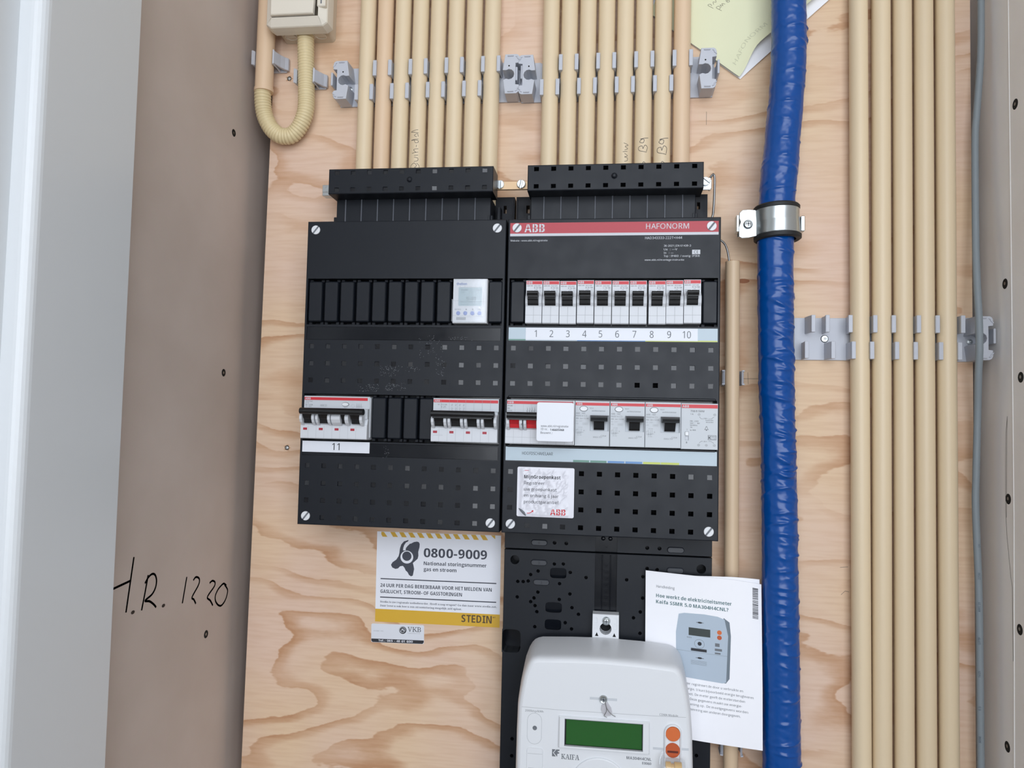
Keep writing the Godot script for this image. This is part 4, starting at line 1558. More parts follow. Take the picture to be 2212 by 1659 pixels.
func build_meter():
	var b: Mb
	# black meter board
	var t := thing("meter_board", "black plastic meter mounting board with many round holes behind the white meter", "meter board")
	var holes := [[-0.5, -465.4, 20.0, -440.4, 12.0, 2], [99.0, -700.0, 122.6, -354.6, 31.5]]
	for q in [[11.7, -365.3], [211.1, -366.3]]:
		holes.append([q[0] - 5, q[1] - 5, q[0] + 5, q[1] + 5, 12.0, 1])
	for q in [[55.1, -368], [64.8, -367.5], [37.5, -376.3], [29.4, -380.5], [72.5, -376.2], [15.4, -388.6], [21.4, -388.5], [26.9, -387.6], [61.1, -388.8], [89.6, -380.9], [15.2, -405.3], [37.7, -399], [33.6, -405.5], [30, -409.7], [34.9, -413.7], [37, -420.1], [61.1, -405.7], [72.5, -399.3], [75, -413.8], [82.1, -420.5], [68, -430.2], [35.1, -436.3], [74.9, -436.5], [133, -381.2], [150.2, -377.1], [150.2, -399.7], [147.9, -414.5], [140.8, -421.1], [147.9, -437], [154.5, -368.2], [165, -369], [13, -557], [13, -575], [208, -560]]:
		holes.append([q[0] - 1.9, q[1] - 1.9, q[0] + 1.9, q[1] + 1.9, 20.0, 1])
	for q in [[59.5, -377.6], [55.2, -414.6], [54.8, -433.0]]:
		holes.append([q[0] - 9, q[1] - 5.6, q[0] + 9, q[1] + 5.6, 33.6, 2, Vector2(0, 0.35)])
	b = Mb.new(m.black)
	b.relief(0.4, -699.6, 221.8, -354.6, 35, holes, m.black_gloss)
	b.loft(pv([0, -700, 222.2, -700, 222.2, -354.2, 0, -354.2]), [[0, 0.0], [34.6, 0.0], [35, 0.4]], false, -1, false)
	part("board_plate", b, t)
	b = Mb.new(m.black)
	var th := [[99.0, -352.6, 122.6, -333.0, 32.5]]
	for q in [[54.9, -345.1], [67.6, -345.2], [154.3, -346.4], [167.3, -346.5]]:
		th.append([q[0] - 2.1, q[1] - 2.1, q[0] + 2.1, q[1] + 2.1, 20.0, 1])
	b.relief(0.4, -352.6, 221.8, -333, 35, th, m.black_gloss)
	b.loft(pv([0, -353, 222.2, -353, 222.2, -332.6, 0, -332.6]), [[0, 0.0], [34.6, 0.0], [35, 0.4]], false, -1, false)
	part("upper_plate", b, t)
	for q in [[38.2, -345.6, "6"], [184.2, -347.4, ""], [38.3, -367.2, "3"], [41.3, -388.2, "3"], [184, -369, ""]]:
		b = Mb.new(m.pad)
		b.loft(rr(q[0] - 9, q[1] - 3.3, q[0] + 9, q[1] + 3.3, 3.2), [[35, 0.0], [36.2, 0.2], [36.8, 0.9]], false, 1)
		b.use(m.black)
		if q[2]:
			txt(b, q[2], q[0], q[1] - 1.4, 36.88, 2.8, {"al": "c"})
		part("oval_pad", b, t)
	b = Mb.new(m.black_gloss)
	b.box(106, -699, 31.4, 107.2, -356, 33, 0.3)
	b.box(115, -699, 31.4, 116.2, -356, 33, 0.3)
	for i in 22:
		b.lathe(110.9, -367.0 - 6.9 * i, [[2.8, 31.5], [2.8, 32.6], [1.6, 32.6], [1.4, 31.6], [0, 31.6]], 12)
	b.lathe(110.9, -346.6, [[2.8, 32.5], [2.8, 33.6], [1.6, 33.6], [1.4, 32.6], [0, 32.6]], 12)
	for x in [107.4, 115.0]:
		b.lathe(x, -338.6, [[2.4, 32.5], [1.4, 34], [0, 34.4]], 10)
	part("rail_insert", b, t)
	# hanger
	t = thing("meter_hanger", "white plastic hanger with a zinc cross-head screw above the meter", "bracket", 111.4, -437, 35)
	b = Mb.new(m.white)
	b.relief(-13.6, -9, 13.6, 20.8, 14, [[-6.3, 0.0, 6.3, 12.6, 0.2, 1], [-12.0, 12.0, -8.8, 17.4, 13.2], [-12.0, 6.4, -8.8, 10.6, 13.2], [8.8, 12.0, 12.0, 17.4, 13.2], [8.8, 6.4, 12.0, 10.6, 13.2]], m.white)
	b.loft(pv([-14, -9, 14, -9, 13.8, 21.2, -13.8, 21.2]), [[0, 0.0], [13.6, 0.0], [14, 0.4]], false, -1, false)
	b.use(m.hole)
	b.flat(oval(0, 6.3, 6.0, 6.0), 0.4)
	b.flat(pv([-11, -1.6, -7.4, -1.6, -9.2, 2.4]), 14.05)
	b.flat(pv([11, -1.6, 7.4, -1.6, 9.2, 2.4]), 14.05)
	part("hanger_plate", b, t)
	b = Mb.new(m.zinc)
	b.lathe(0.6, 14.6, [[4.5, 12], [4.5, 14.6], [3.8, 16.2], [2.2, 17.2], [0, 17.5]], 20)
	b.use(m.ink_grey)
	b.box(-1.6, 14.1, 17.0, 2.8, 15.1, 17.62)
	b.box(0.1, 12.4, 17.0, 1.1, 16.8, 17.62)
	part("cross_screw", b, t)
	# meter
	t = thing("electricity_meter", "white electricity meter with green display and two orange buttons, bottom centre", "electricity meter", 0, 0, 0)
	var body := pv([25.6, -692, 196.8, -692, 197.2, -560, 196.5, -535, 195.7, -511.4, 193.8, -489.4, 190.7, -471.6, 187.6, -459.4, 185.4, -453.2, 182.6, -449.4, 179.4, -447.3, 175.6, -446.3, 147.8, -444.3, 110.2, -443.1, 76.5, -443.9, 46.0, -445.5, 42.4, -446.4, 39.6, -447.8, 37.2, -450.4, 34.8, -454.6, 31.4, -464, 27.9, -482.4, 26.4, -494, 25.8, -519.5, 25.5, -560])
	b = Mb.new(m.white)
	b.loft(body, [[50, -3.4], [70, -2.6], [92, -1.2], [102, -0.3], [106.5, 0.3], [109.6, 1.5], [111.3, 3.0], [112, 5.0]], true, 1)
	part("housing", b, t)
	b = Mb.new(m.ink_dim)
	ink(b, [[31.0, -494.2], [72, -494.8], [154, -494.2], [189, -493.4]], 0.3, 112.03)
	part("cover_seam", b, t)
	b = Mb.new(m.white)
	b.relief(68.8, -529.2, 154.0, -500.4, 115.2, [[73.6, -527.2, 148.6, -501.6, 112.6]], m.hole)
	b.loft(pv([67.4, -529.8, 155.4, -529.8, 155.0, -499.8, 67.8, -499.8]), [[111.5, 0.0], [113.4, 0.0], [115.2, 1.4]], false, -1, false)
	var cr := [67.4, -529.4, 155.4, -529.4]
	for k in range(1, 9):
		var f := k / 9.0
		cr += [155.4 - 88.0 * f, -529.4 - 4.2 * sin(PI * f)]
	b.loft(pv(cr), [[111.5, 0.0], [112.4, 0.0]])
	part("display_bezel", b, t)
	b = Mb.new(m.lcd_green)
	b.box(75.0, -526.4, 112.5, 147.8, -502.6, 112.9)
	part("display", b, t)
	b = Mb.new(m.ink_grey)
	frame_line(b, 73.7, -527.1, 148.5, -501.7, 0.5, 115.24)
	txt(b, "2000imp/kWh", 34.4, -498.4, 112.06, 2.0, {"w": 18})
	txt(b, "CDMA Module", 164.2, -493.4, 112.06, 2.0, {"w": 17.4})
	txt(b, "KAIFA", 70.6, -541.2, 112.06, 4.8, {"serif": true, "b": true, "w": 17.6})
	txt(b, "MA304H4CNL", 157, -536.6, 112.06, 2.7, {"b": true, "w": 23.6, "al": "r"})
	txt(b, "E0060", 157, -540.4, 112.06, 2.3, {"b": true, "w": 8.6, "al": "r"})
	b.flat(pv([61.6, -532.6, 65.2, -532.6, 62.4, -535.9, 65.4, -539.4, 61.6, -539.4]), 112.06)
	b.flat(pv([65.8, -532.6, 68.8, -532.6, 68.8, -533.8, 67.0, -534.2, 67.2, -535.0, 68.6, -535.2, 68.6, -536.4, 66.8, -536.6, 66.6, -539.6, 63.2, -535.9]), 112.06)
	part("lettering", b, t)
	b = Mb.new(m.ink_dim)
	var o := []
	for p in rr(36.9, -529.1, 50.9, -499.4, 6.9):
		o.append([p.x, p.y])
	ink(b, o, 0.25, 112.05, true)
	b.use(m.ink_grey)
	b.lathe(44.2, -513.7, [[2.2, 112.02], [1.9, 112.3], [1.2, 112.1], [0, 112.2]], 16)
	part("light_sensor", b, t)
	b = Mb.new(m.white)
	b.loft(rr(36.6, -600, 53.2, -531.8, 3.4), [[111.8, 0.0], [112.5, 0.2], [112.7, 0.6], [112.2, 1.0]], false, 1)
	b.use(m.ink_dim)
	ink(b, [[37.8, -538.4], [52, -538.2]], 0.25, 112.28)
	ink(b, [[38.4, -552], [52, -552]], 0.25, 112.28)
	part("slider_window", b, t)
	b = Mb.new(m.white)
	b.lathe(107.6, -565.4, [[28.4, 111.9], [28.0, 113.4], [27.0, 114.0], [0, 114.0]], 48)
	part("optical_port", b, t)
	b = Mb.new(m.device_grey)
	b.box(97.3, -482.6, 111.9, 123.6, -480.2, 112.15)
	b.use(m.zinc)
	b.lathe(110.5, -481.4, [[4.0, 112], [4.0, 113.6], [3.2, 114.6], [2.2, 114.2], [0, 114.0]], 20)
	b.use(m.ink_grey)
	b.box(107.8, -481.9, 113.6, 113.2, -480.9, 114.7)
	b.box(110.0, -484.0, 113.6, 111.0, -478.8, 114.7)
	part("sealing_screw", b, t)
	b = Mb.new(m.white)
	b.loft(rr(168.6, -548, 185.2, -500.2, 8.2, 8), [[111.8, 0.0], [114.4, 0.2], [115.4, 1.0], [115.4, 1.4], [113.2, 1.8]], false, 1)
	part("button_housing", b, t)
	b = Mb.new(m.button_orange)
	b.lathe(176.9, -509.0, [[6.8, 112.5], [6.8, 114.8], [6.4, 115.2], [0, 115.2]], 32)
	part("button", b, t)
	b = Mb.new(m.button_dark)
	b.lathe(176.9, -524.4, [[6.8, 112.5], [6.8, 114.2], [6.4, 114.6], [0, 114.6]], 32)
	b.use(mat("slot", c8(92, 30, 14), 0.6))
	b.box(171.8, -526.6, 114.2, 182.0, -524.6, 114.66)
	part("button", b, t)
	b = Mb.new(m.device_grey)
	b.box(158.4, -525.6, 111.9, 168.4, -523.4, 112.2)
	b.box(185.6, -524.4, 111.9, 192.0, -522.2, 112.2)
	part("housing_slot", b, t)
	# seals
	t = thing("wire_seal", "clear plastic seal tag with wire hanging from the screw on the meter", "seal", 113.5, -497, 112.3)
	b = Mb.new(mat("seal_clear", Color(0.86, 0.85, 0.87, 0.45), 0.2, 0.0, {"transparency": BaseMaterial3D.TRANSPARENCY_ALPHA}))
	b.extr(pv([-1.6, 13.4, -4.6, 9.6, -5.0, 6.0, -3.2, 2.2, -0.6, 0.4, 3.8, 0.8, 5.6, 4.2, 4.6, 8.0, 2.0, 11.6, 0.4, 13.6]), 0.4, 2.2, 0.4, true)
	part("tag", b, t)
	b = Mb.new(m.steel)
	b.tube(curve([Vector3(-2, 15, 2.6), Vector3(0.4, 8, 2.8), Vector3(4.6, 3, 2.8), Vector3(8.8, 0.4, 2.2)], 1.5), 0.3, 6)
	b.tube(curve([Vector3(-1, 13, 2.6), Vector3(0.2, 6, 2.8), Vector3(-1.4, 2.4, 2.6), Vector3(-2.2, 0.6, 2.4), Vector3(0.6, -0.8, 2.2)], 1.5), 0.3, 6)
	part("wire", b, t)
	t = thing("barrel_seal", "clear barrel seal with amber core below the lower orange button", "seal", 176.5, -538, 113)
	b = Mb.new(m.clear)
	b.xf = Transform3D(Basis(Vector3(0, 1, 0), PI / 2), Vector3(-11, 0, 9))
	b.lathe(0, 0, [[0, 0], [8.6, 0.4], [9.2, 2.4], [9.2, 20], [8.6, 22], [0, 22.4]], 28)
	part("barrel", b, t)
	b = Mb.new(m.amber)
	b.xf = Transform3D(Basis(Vector3(0, 1, 0), PI / 2), Vector3(-7, 0, 9))
	b.lathe(0, 0, [[0, 0], [5.8, 0.2], [6.0, 1], [6.0, 5], [4.6, 5.4], [4.6, 8], [6.2, 8.4], [6.2, 15], [0, 15.4]], 24)
	part("core", b, t)
	b = Mb.new(m.clear)
	b.tube(curve([Vector3(-11, -12, 4), Vector3(-12, 0, 8), Vector3(-11.6, 8, 6), Vector3(-9, 12.4, 3)], 2.0), 1.4, 8)
	part("strap", b, t)
	# booklet behind the meter
	t = thing("instruction_booklet", "white instruction booklet with a meter picture tucked behind the meter's right side", "booklet", 152.6, -540, 40)
	var tl := Vector3(0, 171.4, 4)
	var tr := Vector3(117.8, 166.2, 13)
	var bl := Vector3(1.2, 4.8, 4.5)
	var br := Vector3(119.0, -2.4, 14)
	var sheet := func(p: Vector3):
		var u := p.x / 119.0
		var v := -p.y / 168.0
		var q := tl.lerp(tr, u).lerp(bl.lerp(br, u), v)
		q.z += 2.2 * sin(PI * clampf(u, 0, 1)) - 5.0 * pow(clampf((u - 0.82) / 0.18, 0, 1.2), 2) * (1.0 - clampf(v * 1.6, 0, 1))
		q.y -= 3.0 * pow(clampf((u - 0.7) / 0.3, 0, 1.2), 2) * (1.0 - clampf(v, 0, 1))
		return q + Vector3(0, 0, p.z)
	for k in 2:
		b = Mb.new(m.paper)
		b.warp = sheet
		b.g = 1
		var dx: float = [0.0, 0.3][k]
		var dz: float = [0.0, -1.1][k]
		var dy: float = [0.0, -0.3][k]
		for i in 24:
			for j in 24:
				var q := []
				for c in [[0, 1], [1, 1], [1, 0], [0, 0]]:
					var uu: float = (i + c[0]) / 24.0
					var rise: float = 4.6 * k * clampf((uu - 0.42) / 0.58, 0.0, 1.0) * (1.0 - (j + c[1]) / 24.0)
					q.append(Vector3(119.0 * uu + dx * (1.0 - 6.0 * uu), -168.0 * (j + c[1]) / 24.0 + dy + rise, dz - 0.3 * rise))
				b.quad(q[0], q[1], q[2], q[3])
				var r := q.map(func(p): return p - Vector3(0, 0, 0.7))
				b.quad(r[3], r[2], r[1], r[0])
				b.g = -1
				if i == 23: b.quad(q[1], r[1], r[2], q[2])
				if i == 0: b.quad(q[3], r[3], r[0], q[0])
				if j == 23: b.quad(q[0], r[0], r[1], q[1])
				if j == 0: b.quad(q[2], r[2], r[3], q[3])
				b.g = 1
		b.g = -1
		part(["cover_page", "back_page"][k], b, t)
	b = Mb.new(m.ink_grey)
	b.warp = sheet
	b.span = 4.0
	txt(b, "Handleiding", 11.2, -16.6, 0.12, 2.8, {"w": 18.8})
	b.use(m.teal_ink)
	txt(b, "Hoe werkt de elektriciteitsmeter", 11.0, -26.6, 0.12, 3.5, {"b": true, "w": 77})
	txt(b, "Kaifa SSMR 5.0 MA304H4CNL?", 11.0, -33.0, 0.12, 3.5, {"b": true, "w": 74})
	b.use(m.ink_grey)
	var lines := [["De meter registreert de door u verbruikte en", 23, 76.5], ["geleverde energie. U kunt bijvoorbeeld energie terugleveren", 12.0, 98], ["aan het net. De meter geeft de meterstanden", 20.0, 81.5], ["door. Deze gegevens maakt uw energie-", 27.0, 71.5], ["bedrijf de rekening op. De meetgegevens worden", 12.0, 92.5], ["niet zonder toestemming aan anderen doorgegeven.", 12.0, 85]]
	for i in 6:
		txt(b, lines[i][0], lines[i][1] + lines[i][2] * 0.135, -112.4 - 5.15 * i, 0.12, 2.4, {"w": lines[i][2] * 0.865})
	b.use(m.ink)
	var rng := RandomNumberGenerator.new()
	rng.seed = 9
	var y := -5.0
	while y > -36.0:
		var w := rng.randf_range(0.3, 0.9)
		b.rect(109.4, y - w, 115.4, y, 0.1)
		y -= w + rng.randf_range(0.25, 0.7)
	# the printed picture of a meter
	b.use(m.photo_side)
	b.flat(pv([80, -40, 86, -44, 87.4, -58, 86, -101, 82.5, -106, 76, -106]), 0.08)
	b.use(m.photo_body)
	b.flat(pv([34.4, -41, 40, -39.4, 60, -38.6, 74, -39.4, 81, -41.6, 84.6, -58, 82.6, -105, 79, -106.4, 36, -105, 32.2, -100, 31.6, -60]), 0.12)
	b.use(m.photo_dark)
	b.rect(44.6, -61.6, 66.6, -53.6, 0.16)
	b.use(m.ink_grey)
	b.rect(46.4, -76, 47.6, -75.8, 0.16)
	txt(b, "KAIFA", 42.8, -64.4, 0.16, 1.2, {"serif": true, "b": true})
	ring(b, 55.6, -69.4, 5.0, 4.6, 0.3, 0.16)
	b.use(m.ink)
	b.flat(oval(55.8, -69.2, 2.1, 2.0, 14), 0.16)
	b.rect(47, -77.2, 63, -74.4, 0.16)
	b.flat(oval(56, -47.6, 2.4, 0.9, 12), 0.16)
	ink(b, [[52.4, -47.6], [59.6, -47.6]], 0.4, 0.16)
	b.flat(oval(56, -83.8, 2.4, 0.9, 12), 0.16)
	ink(b, [[52, -83.8], [60, -83.8]], 0.4, 0.16)
	b.use(m.ink_grey)
	for i in 4:
		ink(b, [[47, -87 - i * 1.2], [63, -87 - i * 1.2]], 0.25, 0.16)
	ink(b, [[32, -78], [83.6, -78.6]], 0.2, 0.15)
	for q in [[71.4, -70, 76, -66.6], [71.2, -74.4, 78.4, -72], [71.2, -77.6, 77, -76]]:
		b.rect(q[0], q[1], q[2], q[3], 0.16)
	b.use(m.button_orange)
	b.flat(oval(75.8, -55.4, 2.4, 2.3, 16), 0.16)
	b.use(m.button_dark)
	b.flat(oval(75.8, -60.6, 2.4, 2.3, 16), 0.16)
	part("print", b, t)

func build_right_side():
	var b: Mb
	# narrow conduit beside the units
	var t := thing("conduit_pipe", "narrow tan conduit standing between the right consumer unit and the blue pipe", "pipe", 244.2, -700, 20)
	mat("tan", c8(220, 193, 160), 0.42)
	b = Mb.new(m.tan)
	b.tube([Vector3(1.6, 20, 0), Vector3(-1.1, 666, 0)], 7.7, 26, false)
	b.tube([Vector3(-1.1, 666, 0), Vector3(1.6, 20, 0)], 6.3, 26, false)
	part("pipe", b, t)
	for q in [["small grey clip on the narrow conduit, level with the pencil cross", 244.0, -170], ["small grey clip on the narrow conduit below the booklet", 245.4, -562]]:
		var c := thing("saddle_clip", q[0], "pipe clip", q[1], q[2], 0)
		b = Mb.new(m.clip)
		b.box(-9, 0, 0, 9, 17, 12, 0.5)
		part("base_block", b, c)
		for s in [-1.0, 1.0]:
			b = Mb.new(m.clip)
			b.run(pv([8.2, 2, 9.6, 2, 11.6, 10, 12.2, 20, 11.8, 26.5, 9.4, 27.4, 8.8, 26.6, 10.4, 25.4, 10.4, 14], s), 0.5, 2.0, -1, 0.2)
			b.run(pv([8.2, 2, 9.6, 2, 11.6, 10, 12.2, 20, 11.8, 26.5, 9.4, 27.4, 8.8, 26.6, 10.4, 25.4, 10.4, 14], s), 15, 16.5, -1, 0.2)
			b.run(pv([8.4, 2, 9.0, 2, 11.0, 10, 11.2, 24, 9.2, 26.6, 8.8, 26.2, 10.4, 23], s), 1.6, 15.4)
			part("prong", b, c)
	# blue pipe
	t = thing("insulated_pipe", "thick wrinkled blue plastic-sleeved pipe running the full height", "pipe", 285, -690, 42)
	var line := curve([Vector3(10.6, 1020, 0), Vector3(11.1, 936, 0), Vector3(12, 885, 0), Vector3(9.6, 834, 0), Vector3(5.5, 784, 0), Vector3(0.2, 714, 0), Vector3(-1.1, 674, 0), Vector3(-0.5, 585, 0), Vector3(0.9, 511, 0), Vector3(3.2, 439, 0), Vector3(5.6, 295, 0), Vector3(7.6, 127, 0), Vector3(8, 0, 0)], 1.1)
	line.reverse()
	var nz := FastNoiseLite.new()
	nz.seed = 17
	nz.frequency = 1.0
	nz.fractal_octaves = 2
	b = Mb.new(m.blue)
	b.g = 1
	# folds of the sleeve: height, angle, half width (radians), half height (mm), slope, size
	var folds := []
	var rng := RandomNumberGenerator.new()
	rng.seed = 12
	var fy := 4.0
	while fy < 1020.0:
		folds.append([fy, rng.randf_range(-0.1, 0.5), rng.randf_range(0.2, 0.42), rng.randf_range(0.8, 1.4), rng.randf_range(-0.35, 0.15), rng.randf_range(0.9, 1.8)])
		if rng.randf() < 0.6:
			folds.append([fy + rng.randf_range(-6, 6), rng.randf_range(0.6, 1.7), rng.randf_range(0.15, 0.4), rng.randf_range(0.8, 1.4), rng.randf_range(-0.5, 0.4), rng.randf_range(0.8, 1.7)])
		if rng.randf() < 0.45:
			folds.append([fy + rng.randf_range(-8, 8), rng.randf_range(-1.7, -0.3), rng.randf_range(0.15, 0.5), rng.randf_range(1.0, 2.0), rng.randf_range(0.1, 0.6), rng.randf_range(0.4, 0.9)])
		if fy > 330.0 and fy < 640.0:
			folds.append([fy + rng.randf_range(-4, 4), rng.randf_range(0.0, 0.9), rng.randf_range(0.22, 0.45), rng.randf_range(1.0, 1.7), rng.randf_range(-0.7, 0.0), rng.randf_range(1.4, 2.6)])
		fy += rng.randf_range(9, 24) if fy > 640.0 or fy < 260.0 else rng.randf_range(6, 14)
	var segs := 72
	var rings := []
	for i in line.size():
		var y: float = line[i].y
		var ring_ := PackedVector3Array()
		var near := folds.filter(func(f): return absf(f[0] - y) < 16.0)
		var base := 18.0 + 0.5 * sin(y / 90.0) + 0.5 * nz.get_noise_1d(y / 60.0) + (0.4 if y < 430 else 0.0)
		for k in segs:
			var a := TAU * k / segs
			# a = 0 faces the room, a grows towards the right
			var front := 0.35 + 0.65 * exp(-pow((wrapf(a, -PI, PI) - 0.35) / 0.55, 2.0)) 
			var yy := y + 7.0 * sin(a - 0.3)
			var n1 := nz.get_noise_2d(a * 1.3 + 4.0, yy / 15.0)
			var n2 := nz.get_noise_2d(sin(a) * 1.7 + 50.0, yy / 8.0 + 2.0 * cos(a))
			var r: float = base + 0.45 * front * n2 + 0.3 * n1
			for f in near:
				var da: float = wrapf(a - f[1], -PI, PI)
				var dy: float = y - f[0] - f[4] * da * 18.0
				r += f[5] * exp(-da * da / (2.0 * f[2] * f[2]) - dy * dy / (2.0 * f[3] * f[3]))
			for s in [735.0, 905.0, 880.0]:
				var d: float = y - s - 9.0 * sin(a + 0.6)
				r += 0.35 * (1.0 / (1.0 + exp(-d * 2.5)) - 1.0 / (1.0 + exp(-(d - 30.0) * 0.3)))
			ring_.append(line[i] + Vector3(r * sin(a), 0, r * cos(a)))
		rings.append(ring_)
	for i in rings.size() - 1:
		for k in segs:
			var j := (k + 1) % segs
			b.quad(rings[i][k], rings[i][j], rings[i + 1][j], rings[i + 1][k])
	part("plastic_sleeve", b, t)
	# clamp
	t = thing("pipe_clamp", "zinc pipe clamp with black rubber lining round the blue pipe", "clamp", 285.4, 3, 42)
	var ax := Transform3D(Basis(Vector3(1, 0, 0), Vector3(0, 0, -1), Vector3(0, 1, 0)).rotated(Vector3(0, 0, 1), 0.035), Vector3())
	b = Mb.new(m.rubber)
	b.xf = ax
	b.lathe(0, 0, [[18.6, -18.6], [22.2, -19.4], [24.2, -18.0], [24.4, -14.6], [22.0, -13.0], [21.6, 11.6], [23.6, 13.2], [23.8, 16.2], [22.4, 17.8], [18.6, 17.2]], 48)
	part("rubber_lining", b, t)
	b = Mb.new(m.zinc)
	b.xf = ax
	b.lathe(0, 0, [[21.2, -13.2], [23.2, -13.6], [23.4, -13.0], [22.9, 0], [23.2, 12.4], [23.0, 13.0], [21.2, 12.8]], 56)
	part("steel_band", b, t)
	b = Mb.new(m.zinc)
	b.extr(pv([-40, -15.6, -37, -17.4, -30, -17, -21, -15, -21, 12.6, -30, 13.4, -36.4, 13.0, -39.6, 10, -39.8, 4, -38.4, 0, -40.4, -6]), 3.2, 5.4, 0.5, true)
	b.box(-39, -12, -14, -24, 9, -11, 0.6)
	b.box(-42.4, -10, -9, -39.8, 8, 4, 0.4)
	part("flange", b, t)
	b = Mb.new(m.zinc)
	b.lathe(-31, -3.0, [[4.9, 5.2], [4.9, 7.0], [3.8, 8.6], [1.8, 9.2], [0, 9.3]], 20)
	b.use(m.ink_grey)
	b.box(-33.4, -3.5, 8.6, -28.6, -2.5, 9.4)
	b.box(-31.5, -5.4, 8.6, -30.5, -0.6, 9.4)
	part("clamp_screw", b, t)
	b = Mb.new(m.zinc)
	b.box(23.0, -10.5, -6, 27.4, 6.0, 6.0, 0.8)
	part("hinge_clip", b, t)
	# cable on the right
	t = thing("grey_cable", "blue-grey cable sagging down beside the right wall", "cable", 492, -690, 0)
	b = Mb.new(m.cable)
	var cp := curve([Vector3(11, 1015, 14), Vector3(9.1, 938.6, 18), Vector3(7.7, 877.6, 19), Vector3(3.5, 817.2, 19), Vector3(1.7, 792, 19), Vector3(0.9, 737, 20), Vector3(-1.6, 665, 26), Vector3(-3.4, 618, 33), Vector3(-3.6, 590, 36), Vector3(-3.4, 560, 36), Vector3(-2.4, 535, 31), Vector3(0.4, 491.6, 22), Vector3(-0.6, 429, 20), Vector3(-1.2, 395.5, 20), Vector3(1.2, 310, 20), Vector3(1.7, 220, 20), Vector3(1.9, 133, 20), Vector3(3, 30, 20)], 5.0)
	b.tube(cp, 3.5, 14)
	part("sheath", b, t)
	b = Mb.new(mat("cable_print", c8(84, 98, 112), 0.6))
	var n := 0
	for s in ["LTE", "7/61", "C6 STP", "305M", "E-3", "14 01", "U/FTP", "AWG 20", "225M", "LH"]:
		txt(b, s, -0.6 + 1.0 + 0.1 * n, 60 + n * 33, 23.6, 2.2, {"rot": 90.0})
		n += 1
	part("lettering", b, t)

